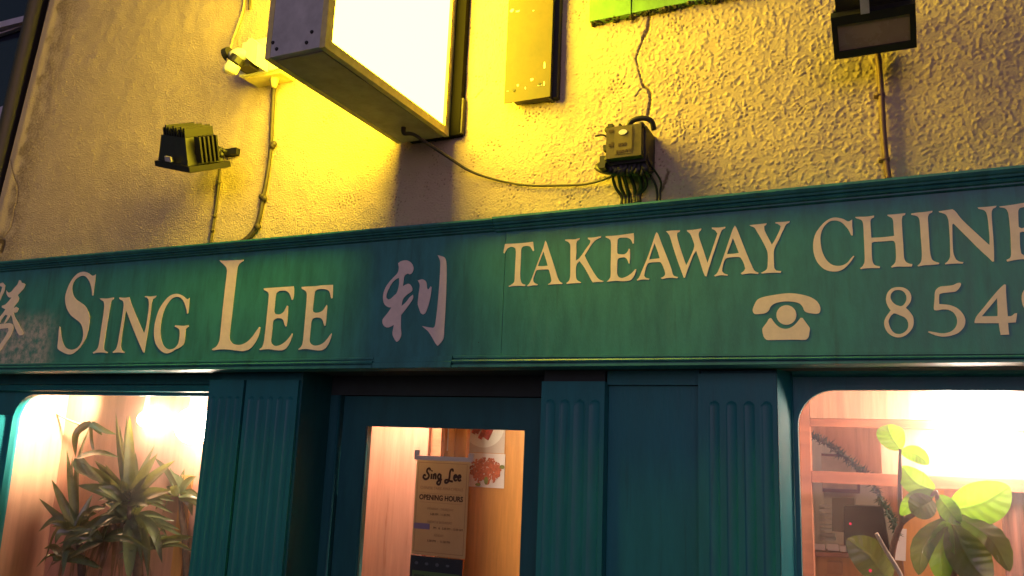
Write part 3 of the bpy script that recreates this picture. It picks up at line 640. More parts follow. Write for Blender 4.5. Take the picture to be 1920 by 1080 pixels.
H_ = [(745,265),(800,262),(900,260),(1000,245),(1000,268),(965,285),(952,320),(955,420),(965,545),(1050,542),(1150,535),(1270,520),(1262,400),(1255,310),(1235,275),(1185,250),(1178,235),(1270,228),(1425,212),(1418,235),(1385,250),(1375,300),(1380,430),(1392,600),(1400,750),(1410,830),(1435,875),(1480,895),(1518,900),(1510,935),(1400,935),(1320,935),(1240,948),(1228,935),(1265,905),(1290,860),(1295,760),(1285,620),(1270,590),(1240,585),(1120,595),(1000,602),(968,615),(968,720),(975,830),(990,890),(1020,920),(1082,932),(1075,955),(960,955),(880,960),(820,970),(812,958),(850,920),(872,860),(870,720),(862,540),(855,400),(845,330),(820,300),(755,280)]
Hh = (1690, 360, 7.2)
I2 = [(130,292),(200,280),(320,268),(420,252),(415,275),(375,295),(360,340),(365,450),(375,620),(385,780),(400,870),(430,925),(515,958),(505,975),(400,985),(300,990),(230,1005),(218,995),(260,950),(275,890),(275,780),(262,600),(250,430),(240,360),(210,325),(135,308)]
N2 = [(505,260),(600,245),(690,232),(730,260),(800,350),(900,450),(1030,570),(1150,680),(1190,715),(1190,600),(1180,480),(1165,350),(1145,275),(1115,245),(1040,225),(1030,208),(1150,200),(1285,185),(1275,205),(1235,225),(1220,270),(1225,400),(1240,600),(1250,780),(1252,935),(1230,940),(1170,880),(1060,780),(920,640),(790,510),(705,425),(688,440),(690,560),(695,720),(705,830),(740,910),(790,940),(840,945),(832,965),(750,965),(660,970),(595,978),(588,965),(630,930),(655,880),(658,800),(655,650),(645,480),(632,370),(605,310),(560,285),(510,272)]
E4 = [(1325,195),(1400,185),(1500,172),(1600,155),(1850,120),(1860,300),(1840,300),(1800,215),(1720,195),(1640,205),(1600,215),(1580,250),(1580,350),(1585,470),(1620,490),(1700,470),(1750,400),(1760,395),(1765,640),(1750,640),(1710,560),(1650,535),(1600,545),(1600,620),(1605,740),(1620,830),(1680,870),(1780,850),(1880,760),(1890,765),(1850,880),(1750,900),(1656,905),(1550,915),(1430,938),(1418,915),(1460,895),(1480,860),(1480,740),(1475,600),(1462,430),(1450,320),(1435,260),(1400,220),(1330,208)]
Ph = (1390, 530, 9.0)
ph1 = [(240,530),(212,518),(192,475),(200,420),(230,350),(270,290),(330,255),(420,230),(560,205),(700,185),(830,178),(960,190),(1080,215),(1180,250),(1260,300),(1310,360),(1332,420),(1330,480),(1310,515),(1270,525),(1180,518),(1100,500),(1060,470),(1040,420),(1000,365),(940,335),(860,320),(780,315),(680,322),(590,340),(530,370),(490,410),(468,460),(430,500),(380,520),(310,528)]
ph2 = [(760+168*math.cos(a*math.pi/12), 545+165*math.sin(a*math.pi/12)) for a in range(24)]
ph3 = [(490,595),(510,605),(540,650),(590,710),(650,755),(730,778),(800,770),(870,735),(930,680),(970,630),(1000,592),(1035,595),(1060,630),(1110,700),(1155,770),(1150,840),(1140,900),(1110,950),(1070,965),(900,962),(700,965),(500,968),(430,965),(385,925),(365,870),(355,780),(380,735),(430,670),(465,610)]
Nn = (1640, 520, 6.857)
n8 = [(310,125),(370,132),(430,165),(465,220),(470,280),(445,340),(400,390),(450,440),(490,500),(503,570),(490,640),(450,700),(390,750),(310,772),(230,755),(165,705),(130,640),(122,580),(140,520),(180,460),(205,425),(170,370),(148,310),(148,250),(170,190),(215,145),(260,130)]
n8a = [(300,162),(245,175),(210,215),(205,265),(225,310),(270,350),(330,372),(365,360),(400,310),(408,255),(390,205),(350,170)]
n8b = [(245,462),(205,500),(180,560),(190,620),(220,680),(265,720),(320,728),(375,710),(420,665),(432,610),(420,555),(385,515),(330,490),(280,470)]
n5 = [(1100,68),(1112,85),(1100,120),(1065,165),(1030,185),(940,195),(860,205),(830,220),(828,280),(830,342),(900,348),(980,360),(1060,395),(1120,450),(1160,520),(1165,590),(1140,650),(1080,710),(1000,745),(900,762),(820,755),(740,730),(685,705),(695,692),(770,705),(850,718),(920,715),(990,690),(1040,640),(1060,580),(1050,510),(1010,450),(950,418),(880,412),(800,425),(765,420),(760,395),(770,280),(775,190),(800,145),(850,118),(940,110),(1010,98),(1060,75)]
n4 = [(1665,90),(1688,95),(1690,200),(1700,350),(1712,500),(1760,495),(1800,465),(1832,460),(1825,520),(1815,580),(1715,585),(1720,650),(1730,735),(1620,740),(1605,660),(1595,590),(1450,590),(1285,588),(1285,560),(1310,500),(1400,390),(1500,265),(1600,150)]
n4h = [(1575,265),(1530,320),(1450,415),(1378,500),(1480,500),(1580,498),(1580,400)]
n9 = [(2030,110),(2110,130),(2170,200),(2185,300),(2170,420),(2110,560),(2010,690),(1960,735),(1945,720),(2010,620),(2070,500),(2090,420),(2040,440),(1970,430),(1915,380),(1892,290),(1905,190),(1955,125)]
n9h = [(2030,150),(1970,180),(1950,270),(1970,360),(2030,400),(2090,360),(2110,270),(2090,180)]
sh1 = [(70,265),(90,290),(120,285),(160,240),(195,200),(215,150),(235,155),(240,180),(265,185),(285,200),(270,240),(235,280),(200,320),(215,355),(205,390),(165,440),(150,470),(180,450),(210,470),(195,510),(165,520),(150,500),(165,560),(200,620),(235,690),(265,745),(250,770),(215,770),(185,720),(150,640),(135,570),(120,540),(100,580),(70,620),(40,650),(60,600),(85,550),(60,540),(20,590),(0,630),(-40,650),(-50,610),(0,560),(40,510),(60,480),(20,460),(20,440),(60,425),(95,390),(130,345),(100,345),(75,310)]
sh2 = [(0,190),(30,178),(58,210),(50,270),(20,330),(0,380),(-60,470),(-80,440),(-30,350),(10,280),(25,230),(0,220),(-40,240),(-50,210)]
sh3 = [(-60,650),(50,640),(110,635),(148,655),(150,700),(120,780),(70,850),(30,910),(0,950),(-60,1000),(-70,970),(-20,900),(50,800),(95,720),(90,690),(0,700),(-60,700)]
sh4 = [(-240,230),(-110,210),(-95,300),(-100,760),(-130,840),(-175,800),(-150,760),(-148,270),(-200,280),(-210,600),(-250,800),(-290,900),(-300,880),(-262,700),(-250,400)]
for name, fr, loops in (('letter', A, [S_]), ('letter', A, [I_]), ('letter', A, [N_]), ('letter', B, [Gg]), ('letter', B, [L_]), ('letter', Cc, [E1]), ('letter', Cc, [E2]),
        ('letter', Ee, [T_]), ('letter', Ee, [A1, A1h]), ('letter', Ee, [K_]), ('letter', (0, 0, 1), [E3]), ('letter', F, [A2, A2h]), ('letter', F, [W_]), ('letter', F, [A3, A3h]), ('letter', F, [Y_]),
        ('letter', Gz, [C_]), ('letter', Gz, [H_]), ('letter', Hh, [I2]), ('letter', Hh, [N2]), ('letter', Hh, [E4]),
        ('numeral', Nn, [n8, n8a, n8b]), ('numeral', Nn, [n5]), ('numeral', Nn, [n4, n4h]), ('numeral', Nn, [n9, n9h])):
    pxplate(name, [tr(lp, *fr) for lp in loops], YL, YF-0.0017, m_letter, sign)
def merged(name, fr, shapes, label):
    parts = [pxplate('x', [tr(lp, *fr) for lp in s], YL, YF-0.0017, None) for s in shapes]
    bm = BM()
    for o in parts:
        bm.from_mesh(o.data); me_ = o.data; bpy.data.objects.remove(o); bpy.data.meshes.remove(me_)
    return obj(name, bm, m_letter, sign, label)
merged('chinese_character', D, [[li1, li1h], [li2], [li3]], 'large brushed Chinese character after LEE')
merged('chinese_character', A, [[sh1], [sh2], [sh3], [sh4]], 'brushed Chinese character cut off at the left edge')
merged('telephone_symbol', Ph, [[ph1], [ph2], [ph3]], 'cream telephone symbol')

# ================================================================== PROJECTING LIGHTBOX
box = thing('lightbox_sign', 'glowing illuminated box sign projecting from the wall above the fascia', 'light sign')
yo, yi = -0.752, -0.030
bx0, bx1 = -1.676, -1.455
bz0, bz1 = 2.870, 4.15
FT = 0.020
bm = BM(); bx(bm, bx0+FT, bx1-FT, yo, yi, bz0, bz1); obj('casing', bm, [m_alum], box, bevel=0.004)
bm = BM(); bx(bm, bx0+FT+0.004, bx1-FT-0.004, yo+0.02, yi-0.004, bz0-0.004, bz0-0.0005); obj('base_plate', bm, m_under, box)
def rim(x0, x1):
    bm = BM(); w = 0.030
    bx(bm, x0, x1, yo-0.001, yo+w, bz0-0.003, bz1); bx(bm, x0, x1, yi-w, yi, bz0-0.003, bz1)
    bx(bm, x0, x1, yo+w+0.0005, yi-w-0.0005, bz0-0.003, bz0-0.003+w); bx(bm, x0, x1, yo+w+0.0005, yi-w-0.0005, bz1-w, bz1)
    return bm
for s, x0, x1 in (('r', bx1-FT+0.0005, bx1), ('l', bx0, bx0+FT-0.0005)):
    obj('trim_frame', rim(x0, x1), m_trim, box, bevel=0.002)
    bm = BM(); a, c = (x0, x1-0.010) if s == 'r' else (x0+0.010, x1)
    bx(bm, a+0.0005, c, yo+0.031, yi-0.031, bz0+0.0275, bz1-0.031); obj('lit_panel', bm, m_sign, box)
for (px, py) in ((585, 60), (575, 80), (512, 80), (519, 92)):
    bm = BM(); q = P(px, py, yo); bmesh.ops.create_uvsphere(bm, u_segments=8, v_segments=6, radius=0.006, matrix=Matrix.Translation((q[0], yo, q[2])))
    obj('screw', bm, m_black, box)
bm = BM(); bx(bm, bx0+0.05, bx1+0.042, yi+0.0005, 0.004, bz0+0.0, bz1+0.05); obj('wall_bracket', bm, mat('black_iron', (0.006, 0.005, 0.004), 0.9, spec=0.1), box, bevel=0.003)  # near-black bracket reaching past the casing on the right
bm = BM(); bx(bm, bx1+0.0425, bx1+0.050, -0.026, 0.004, bz0+0.005, bz0+0.14); obj('bracket_lug', bm, m_grime, box)

# supply cable from lightbox to junction box
bm = BM()
q0 = P(757, 238, -0.16); q0[2] = bz0-0.004
tube(bm, [q0, q0+np.array([0.004, 0, -0.022]), P(775, 252, -0.14), P(800, 268, -0.11), P(838, 293, -0.07), P(880, 320, -0.03), P(930, 337, -0.012), P(985, 347, -0.012), P(1040, 348, -0.012), P(1100, 345, -0.015), P(1150, 330, -0.03), P(1172, 318, -0.05)],
     [0.009, 0.008, 0.0065, 0.0062, 0.006, 0.005, 0.004, 0.004, 0.004, 0.004, 0.004, 0.004], 8, 6)
tag(obj('supply_cable', bm, m_cable, smooth=True), 'thin dark cable sagging from the glowing box sign to the junction box', 'cable')

# ================================================================== METAL HOUSING beside it
hou = thing('metal_housing', 'tall scratched olive metal plate on a dark channel right of the glowing sign', 'housing')
yp = -0.052
hx0, hx1 = PX(945, 194, yp), PX(1031, 183, yp); hz = PZ(946, 194, yp)
bm = BM(); bx(bm, hx0, hx1, yp, yp+0.004, hz, 4.6)
obj('front_plate', bm, m_plate, hou)
sx1 = PX(1072, 190, 0)
bm = BM(); bx(bm, hx0+0.03, hx1-0.012, yp+0.0045, -0.008, hz+0.006, 4.6); bx(bm, hx1-0.0115, hx1-0.001, yp+0.012, -0.008, hz-0.004, 4.6)
obj('channel', bm, m_grime, hou)
bm = BM(); bx(bm, hx1-0.0005, hx1+0.016, -0.028, 0.003, hz+0.006, 4.6); obj('side_flange', bm, m_juncd, hou, bevel=0.003)
for a, b_ in ((963.5, 169.5), (1011.5, 158)):
    bm = BM(); q = P(a, b_, yp); bmesh.ops.create_cone(bm, cap_ends=True, segments=12, radius1=0.0052, radius2=0.0052, depth=0.003, matrix=Matrix.Translation((q[0], yp-0.0008, q[2])) @ Matrix.Rotation(math.pi/2, 4, 'X'))
    obj('bolt_hole', bm, m_black, hou)
bm = BM()
for a, b_, w, hh in ((971, 160, 7, 7), (997, 149, 9, 8), (1021, 122, 5, 18), (1020, 157, 4, 12), (960, 20, 10, 9), (971, 21, 14, 4), (1000, 20, 5, 2), (1012, 160, 12, 3), (985, 165, 3, 8), (952, 171, 6, 2)):
    c = P(a, b_, yp); r = [(c[0]+w/1150*math.cos(t)*random.uniform(.6, 1.1), c[2]+hh/1150*math.sin(t)*random.uniform(.6, 1.1)) for t in np.linspace(0, 6.28, 9)[:-1]]
    bm = BM(); bm.faces.new([bm.verts.new((x, yp-0.0006, z)) for x, z in r]); obj('paint_chip', bm, m_white, hou)

# ================================================================== GREEN BOARD
gb = thing('green_board', 'edge of a green painted board on the wall at the top of the picture', 'board')
gx, gz = PX(1105, 46, -0.03), PZ(1105, 40, -0.03)
xs_ = PX(1183, 30, -0.03)
bm = BM(); bx(bm, gx, xs_-0.0015, -0.030, 0.003, gz, gz+0.9); bx(bm, xs_+0.0015, gx+0.95, -0.027, 0.003, gz+0.003, gz+0.9); obj('board_panel', bm, m_green, gb, bevel=0.002)
bm = BM()  # dark lumps stand in for the shading under the board
for i in range(150):
    x = random.uniform(gx+0.004, gx+0.94); r = random.uniform(0.004, 0.011)
    ball(bm, (x, random.uniform(-0.026, -0.004), gz-random.uniform(-0.002, 0.006)), r, 6, random.uniform(.5, .9))
obj('underside_shade', bm, m_undershade, gb)

# ================================================================== FLOODLIGHTS
def unit(v): v = np.asarray(v, float); return v/np.linalg.norm(v)
# left: seen from behind, thrown back on to the wall
fl = thing('floodlight', 'black finned floodlight on a wall arm, seen from behind, left of the glowing sign', 'floodlight', 'floodlights above the fascia')
Bp = P(356, 324, -0.285); Ap = P(291, 311, -0.225); Cp = P(424, 311, -0.120)
u = Ap-Bp; v = Cp-Bp; lu = np.linalg.norm(u); v = v-u*(u@v)/(u@u)*0.8; lv = np.linalg.norm(v)
uu, vv = unit(u), unit(v); nn = unit(np.cross(vv, uu)); nn = nn if nn[2] > 0 else -nn
O = Bp + nn*0.0
bm = BM(); frame_box(bm, O, uu, vv, nn, (0, lu), (0, lv), (0, 0.022)); obj('rim', bm, m_black, fl, bevel=0.003)
bm = BM(); frame_box(bm, O, uu, vv, nn, (lu*.10, lu*.96), (lv*.06, lv*.92), (0.0225, 0.125), top=0.80); obj('housing', bm, m_black, fl, bevel=0.006)
bm = BM()
for k in range(9):
    a = lu*(0.20+0.66*k/9); frame_box(bm, O, uu, vv, nn, (a, a+lu*0.035), (lv*.16, lv*.84), (0.1255, 0.160+0.006*math.sin(k*2.1)))
for k in range(5):
    b_ = lv*(0.30+0.10*k); frame_box(bm, O, uu, vv, nn, (-0.004, lu*.13), (b_, b_+lv*0.04), (0.03, 0.13))
obj('cooling_fin', bm, m_black, fl)
bm = BM(); frame_box(bm, O, uu, vv, nn, (lu*.04, lu*.96), (lv*.04, lv*.96), (-0.004, -0.0005)); obj('lens', bm, m_lens, fl)
bm = BM(); frame_box(bm, O, uu, vv, nn, (lu*.45, lu*.62), (-0.008, -0.0005), (0.03, 0.05)); obj('clip', bm, m_alum, fl)
W0 = P(437, 287, -0.002)
bm = BM(); bx(bm, W0[0]-0.035, W0[0]+0.035, -0.022, 0.003, W0[2]-0.014, W0[2]+0.014); obj('wall_plate', bm, m_black, fl, bevel=0.003)
bm = BM(); tube(bm, [W0+np.array([-0.02, -0.015, 0]), W0+np.array([-0.04, -0.06, 0.006]), O+vv*lv*0.8+nn*0.05], 0.011, 8, 3); obj('arm', bm, m_black, fl, smooth=True)
bm = BM(); tube(bm, [P(409, 300, -0.06), P(411, 318, -0.02), P(410, 345, -0.008), P(405, 385, -0.007), P(399, 425, -0.007), P(394, 458, -0.01)], 0.0065, 8, 5)
for px, py in ((410, 342), (402, 405), (398, 432)): q = P(px, py, -0.012); ball(bm, q, 0.009, 8)
tag(obj('floodlight_cable', bm, m_cable, smooth=True), 'short cable dropping straight from the left floodlight to the fascia', 'cable')
# right: glass face turned down towards the street
fr_ = thing('floodlight', 'black floodlight with dusty rectangular glass facing the street at top right', 'floodlight', 'floodlights above the fascia')
a0, a1, a2, a3 = P(1558.7, 31.3, -0.25), P(1723.5, 5.4, -0.25), P(1719, 86.6, -0.15), P(1564.7, 112.5, -0.15)
O = (a3*1.0); uu = unit(((a1-a0)+(a2-a3))/2); vv = unit((a0-a3)+(a1-a2)); vv = unit(vv-uu*(uu@vv)); nn = np.cross(uu, vv); nn = nn if nn[1] > 0 else -nn
lu = float(np.linalg.norm(a2-a3)); lv = float(np.linalg.norm((a0-a3+a1-a2)/2))
bm = BM()
for q in (((0, lu), (0, lv*.17)), ((0, lu), (lv*.79, lv)), ((0, lu*.07), (lv*.171, lv*.789)), ((lu*.93, lu), (lv*.171, lv*.789))):
    frame_box(bm, O, uu, vv, nn, q[0], q[1], (0, 0.03))
obj('rim', bm, m_black, fr_, bevel=0.002)
bm = BM(); frame_box(bm, O, uu, vv, nn, (lu*.0705, lu*.9295), (lv*.1715, lv*.7885), (0.006, 0.012)); obj('lens', bm, m_lens, fr_)
bm = BM(); frame_box(bm, O, uu, vv, nn, (lu*.03, lu*.97), (lv*.05, lv*1.02), (0.0305, 0.12), top=0.85); obj('housing', bm, m_black, fr_, bevel=0.005)
bm = BM()
frame_box(bm, O, uu, vv, nn, (lu*.06, lu*.94), (lv*1.005, lv*1.65), (0.032, 0.10), top=0.9)
obj('gear_box', bm, m_black, fr_, bevel=0.006)
bm = BM(); q = O+uu*lu*.42+vv*lv*1.0; frame_box(bm, q, uu, vv, nn, (-0.012, 0.010), (-0.002, 0.05), (-0.006, 0.02)); obj('clip', bm, m_alum, fr_, bevel=0.004)
wc = P(1640, 60, 0); bm = BM(); bx(bm, wc[0]-0.05, wc[0]+0.05, -0.012, 0.003, wc[2]-0.03, wc[2]+0.03); obj('wall_plate', bm, m_black, fr_)
bm = BM(); tube(bm, [(wc[0], -0.012, wc[2]), tuple(O+uu*lu*.5+vv*lv*.6+nn*0.115)], 0.016, 8, 1); obj('arm', bm, m_black, fr_, smooth=True)
bm = BM(); tube(bm, [P(1645, 92, -0.03), P(1648, 118, -0.016), P(1652, 170, -0.014), P(1656, 240, -0.014), P(1661, 300, -0.014), P(1667, 338, -0.016)], 0.0085, 8, 5)
for px, py in ((1651, 178), (1660, 299)): q = P(px, py, -0.014); bx(bm, q[0]-0.018, q[0]+0.012, -0.022, 0.0, q[2]-0.003, q[2]+0.003)
tag(obj('floodlight_cable', bm, mat('purple_brown_conduit', (0.15, 0.075, 0.075), 0.6, var=0.3, vscale=30), smooth=True), 'purplish conduit running down from the right floodlight to the fascia', 'conduit')

# ================================================================== SECURITY SENSOR ON ITS BOX
sb = thing('wall_box', 'cream square wiring box under the white security lamp by the glowing sign', 'box')
f0, f1 = P(448, 143, -0.10), P(527, 124, -0.10)
bm = BM(); bx(bm, f0[0], f1[0], -0.10, 0.004, f0[2], f0[2]+0.15); obj('box_body', bm, m_white, sb, bevel=0.004)
bm = BM(); bx(bm, f0[0]+0.02, f1[0]-0.01, -0.085, -0.004, f0[2]-0.012, f0[2]-0.0005); obj('base_flange', bm, m_trim, sb, bevel=0.004)
bm = BM(); q = P(515, 145, -0.05); tube(bm, [(q[0], -0.05, f0[2]-0.001), (q[0], -0.05, f0[2]-0.05)], [0.020, 0.011], 12, 1); obj('cable_gland', bm, m_trim, sb, smooth=True)
sc_ = thing('security_lamp', 'white plastic security lamp with dark ringed heads fixed to the wall box', 'lamp')
bm = BM()
pts = [(452, 96), (467, 72), (472, 71), (483, 81), (480, 122), (476, 120), (458, 105)]
YC = -0.17
lo = [P(a, b_, YC) for a, b_ in pts]
vsA = [bm.verts.new(tuple(p)) for p in lo]; vsB = [bm.verts.new((p[0], -0.102, p[2])) for p in lo]
bm.faces.new(vsA); bm.faces.new(vsB[::-1])
for i in range(len(lo)): bm.faces.new((vsA[i], vsA[(i+1) % len(lo)], vsB[(i+1) % len(lo)], vsB[i]))
obj('sensor_body', bm, m_white, sc_, bevel=0.008)
bm = BM(); tube(bm, [P(466, 104, -0.15), P(450, 104, -0.16), P(436, 108, -0.165)], [0.022, 0.030, 0.026], 14, 3); obj('swivel_arm', bm, m_white, sc_, smooth=True)
bm = BM(); tube(bm, [P(447, 108, -0.185), P(440, 118, -0.19)], [0.030, 0.031], 16, 1); tube(bm, [P(432, 100, -0.165), P(424, 104, -0.165)], [0.028, 0.030], 16, 1); obj('lamp_ring', bm, m_black, sc_, smooth=False)
bm = BM(); tube(bm, [P(440, 119, -0.19), P(431, 133, -0.19), P(429, 138, -0.19)], [0.027, 0.030, 0.020], 16, 3); obj('lamp_head', bm, m_white, sc_, smooth=True)
bm = BM(); bx(bm, *(lambda a, c: (a[0], c[0], -0.16, -0.103, c[2]-0.012, a[2]))(P(455, 118, -0.13), P(477, 124, -0.13))); obj('hood', bm, m_grime, sc_)
bm = BM(); tube(bm, [P(427, 130, -0.19), P(427, 112, -0.18), P(430, 98, -0.10), P(437, 72, -0.03), P(447, 45, -0.012), P(456, 15, -0.010), P(460, -20, -0.010)], 0.005, 8, 5)
tag(obj('lamp_cable', bm, m_pcable, smooth=True), 'thin pale cable rising up the wall from the white security lamp', 'cable')
bm = BM(); tube(bm, [P(467, 18, -0.01), P(468, 5, -0.014), P(469, -30, -0.014)], [0.004, 0.006, 0.006], 8, 4)
tag(obj('cable_stub', bm, m_cable, smooth=True), 'short dark cable end hanging above the white security lamp', 'cable')
bm = BM()
tube(bm, [P(514, 150, -0.03), P(512, 185, -0.016), P(510, 230, -0.012), P(507, 285, -0.012), P(500, 335, -0.012), P(493, 370, -0.012), P(487, 405, -0.012), P(478, 430, -0.014), P(463, 447, -0.02), P(448, 456, -0.03)], [0.012, 0.009, 0.0085, 0.008, 0.008, 0.009, 0.009, 0.010, 0.010, 0.009], 8, 5)
for px, py in ((511, 273), (513, 270), (491, 369), (495, 372), (483, 425)): q = P(px, py, -0.015); ball(bm, q, 0.014, 8)
tag(obj('wall_conduit', bm, m_cable, smooth=True), 'dark clipped conduit curving down from the cream wall box to the fascia', 'conduit')

# ================================================================== JUNCTION BOX
jb = thing('junction_box', 'weathered grey junction box with faded labels above the word TAKEAWAY', 'junction box')
YJ = -0.135
c0, c1, c2, c3 = P(1133, 240, YJ), P(1203, 231, YJ), P(1201, 290, YJ), P(1140, 298, YJ)
jx0, jx1, jz0, jz1 = (c0[0]+c3[0])/2, (c1[0]+c2[0])/2, (c2[2]+c3[2])/2, (c0[2]+c1[2])/2
bm = BM(); bx(bm, jx0, jx1, YJ, YJ+0.03, jz0, jz1); obj('lid', bm, m_junc, jb, bevel=0.005)
bm = BM(); bx(bm, jx0-0.006, jx1+0.006, YJ+0.0305, 0.003, jz0-0.010, jz1+0.004); obj('box_body', bm, m_juncd, jb, bevel=0.006)
bm = BM(); wl, hl = jx1-jx0, jz1-jz0
bx(bm, jx0+wl*.24, jx0+wl*.74, YJ-0.0015, YJ-0.0003, jz0+hl*.10, jz1-hl*.04); obj('label_plate', bm, mat('yellowed_label', (0.17, 0.13, 0.06), 0.7, spec=0.2, var=0.25, vscale=30), jb)
bm = BM()
for (u0, u1, v0, v1) in ((.08, .22, .82, .90), (.08, .14, .36, .46), (.16, .22, .36, .50), (.36, .42, .34, .44), (.44, .50, .34, .44), (.52, .58, .34, .44), (.30, .36, .13, .22), (.39, .45, .13, .22), (.47, .53, .13, .22), (.56, .62, .14, .22), (.65, .71, .15, .23), (.755, .765, .2, .95)):
    bx(bm, jx0+wl*u0, jx0+wl*u1, YJ-0.0028, YJ-0.0018, jz0+hl*v0, jz0+hl*v1)
obj('worn_print', bm, m_ink, jb)
bm = BM(); bmesh.ops.create_cone(bm, cap_ends=True, segments=16, radius1=0.011, radius2=0.011, depth=0.003, matrix=Matrix.Translation((jx0+wl*.49, YJ-0.003, jz0+hl*.78)) @ Matrix.Rotation(math.pi/2, 4, 'X') @ Matrix.Diagonal((1.25, 0.8, 1, 1))); obj('indicator', bm, m_white, jb)
bm = BM()
for u_, v_ in ((.02, .02), (.95, .10), (.0, .98), (.98, .98)):
    ball(bm, (jx0+wl*u_, YJ+0.012, jz0+hl*v_), 0.011, 10)
bx(bm, jx0-0.028, jx0-0.0065, YJ+0.02, YJ+0.06, jz0-0.006, jz0+0.02); bx(bm, jx0-0.03, jx0-0.008, YJ+0.015, YJ+0.055, jz0-0.022, jz0-0.007)
bx(bm, jx0-0.02, jx0-0.0065, YJ+0.03, YJ+0.05, jz0+0.04, jz0+0.06); bx(bm, jx0+0.004, jx0+0.02, YJ+0.0, YJ+0.02, jz1+0.001, jz1+0.012); bx(bm, jx0+0.04, jx0+0.046, YJ+0.0, YJ+0.02, jz1+0.001, jz1+0.009)
tube(bm, [(jx0-0.006, YJ+0.04, jz0+hl*.8), (jx0-0.02, YJ+0.03, jz0+hl*.9), (jx0-0.045, YJ+0.02, jz0+hl*.86)], 0.003, 6, 3)
obj('clasp', bm, m_juncd, jb)
bm = BM(); tube(bm, [(jx1-0.06, -0.09, jz1+0.003), (jx1-0.045, -0.09, jz1+0.030), (jx1-0.01, -0.085, jz1+0.038), (jx1+0.015, -0.075, jz1+0.028), (jx1+0.02, -0.06, jz1+0.003)], 0.009, 8, 5); obj('cable_loop', bm, m_juncd, jb, smooth=True)
bm = BM(); random.seed(3)
def mess(px0, px1, sag, r):
    tube(bm, [P(px0[0], px0[1], -0.07), P(px0[0]+random.uniform(-6, 6), px0[1]+18, -0.05-random.uniform(0, .04)), P((px0[0]+px1[0])/2+sag, (px0[1]+px1[1])/2+10, -0.035), P(px1[0], px1[1]-12, -0.016), P(px1[0], px1[1]+4, -0.02)], r, 7, 5)
for a, c, s, r in (((1150, 300), (1165, 380), -4, .005), ((1160, 300), (1172, 382), -2, .006), ((1165, 302), (1178, 381), 4, .0065), ((1175, 300), (1183, 380), -3, .004), ((1180, 298), (1191, 378), 3, .006), ((1188, 296), (1196, 377), 10, .0075), ((1196, 294), (1200, 376), 14, .006),
                   ((1206, 290), (1232, 374), 8, .004), ((1215, 285), (1238, 372), 12, .0035)):
    mess(a, c, s, r)
for k in range(26):
    x = random.uniform(1140, 1205); tube(bm, [P(x, 296, -0.08), P(x+random.uniform(-14, 14), 318+random.uniform(-6, 10), -0.09), P(x+random.uniform(-25, 25), 312+random.uniform(-8, 8), -0.05), P(x+random.uniform(-14, 14), 300, -0.03)], random.uniform(.006, .011), 7, 5)
tag(obj('cable_tangle', bm, m_black, smooth=True), 'tangle of black cables hanging from the junction box to the fascia', 'cables')

# ================================================================== NEIGHBOUR AND DRAINPIPE
nb = thing('neighbouring_building', 'dark neighbouring house with white framed window at the left edge', 'house')
A_, B_ = P(70, -40, 0.06), P(-15, 372, 0.06)
def nx_(z, px0=0): return A_[0]+(z-A_[2])*(B_[0]-A_[0])/(B_[2]-A_[2])
bm = BM(); hexa(bm, [(-7.5, 0.06, 0), (-4.02, 0.06, 0), (-4.02, 0.4, 0), (-7.5, 0.4, 0)], [(-7.5, 0.06, 2.66), (-4.02, 0.06, 2.66), (-4.02, 0.4, 2.66), (-7.5, 0.4, 2.66)])
zl, zh = 2.661, 6.4
wx0, wx1 = -5.3, None
def wr(z): return P(58, 0, 0.06)[0]+(z-P(58, 0, 0.06)[2])*((P(8, 235, 0.06)-P(58, 0, 0.06))[0]/(P(8, 235, 0.06)-P(58, 0, 0.06))[2])
hexa(bm, [(wr(zl)+0.0, 0.06, zl), (edge_x(zl)+0.06, 0.06, zl), (edge_x(zl)+0.06, 0.4, zl), (wr(zl), 0.4, zl)], [(wr(zh), 0.06, zh), (edge_x(zh)+0.06, 0.06, zh), (edge_x(zh)+0.06, 0.4, zh), (wr(zh), 0.4, zh)])
bx(bm, -7.5, wx0, 0.06, 0.4, 2.661, 6.4)
obj('wall', bm, m_nwall, nb)
win = thing('window', '', ''); del win['category']; del win['label']; win.parent = nb
bm = BM(); bx(bm, wx0, -3.4, 0.16, 0.17, 2.661, 6.4); obj('pane', bm, m_npane, win)
bm = BM()
for (pa, pb, th, yy) in (((0, 46), (52, 33), 0.036, 0.10), ((0, 62), (45, 47), 0.008, 0.13), ((0, 216), (8, 212), 0.10, 0.09)):
    q, r = P(*pa, yy), P(*pb, yy); bm = BM(); d = (r-q)/(r[0]-q[0]); x0, x1 = -5.3, wr(r[2])+0.03
    z0, z1 = q[2]+d[2]*(x0-q[0]), q[2]+d[2]*(x1-q[0])
    hexa(bm, [(x0, yy, z0-th/2), (x1, yy, z1-th/2), (x1, 0.155, z1-th/2), (x0, 0.155, z0-th/2)], [(x0, yy, z0+th/2), (x1, yy, z1+th/2), (x1, 0.155, z1+th/2), (x0, 0.155, z0+th/2)])
    obj('frame_bar', bm, m_nframe, win)
bm = BM()
pp = [(P(76, 0, 0.05), 0), (P(-10, 372, 0.05), 0)]
d = pp[1][0]-pp[0][0]
tube(bm, [pp[0][0]-d*1.5, pp[0][0], pp[1][0], pp[1][0]+d*0.8], 0.056, 18, 1)
tag(obj('drainpipe', bm, m_pipe, smooth=True), 'leaning brown drainpipe between the neighbouring window and the cream wall', 'drainpipe')

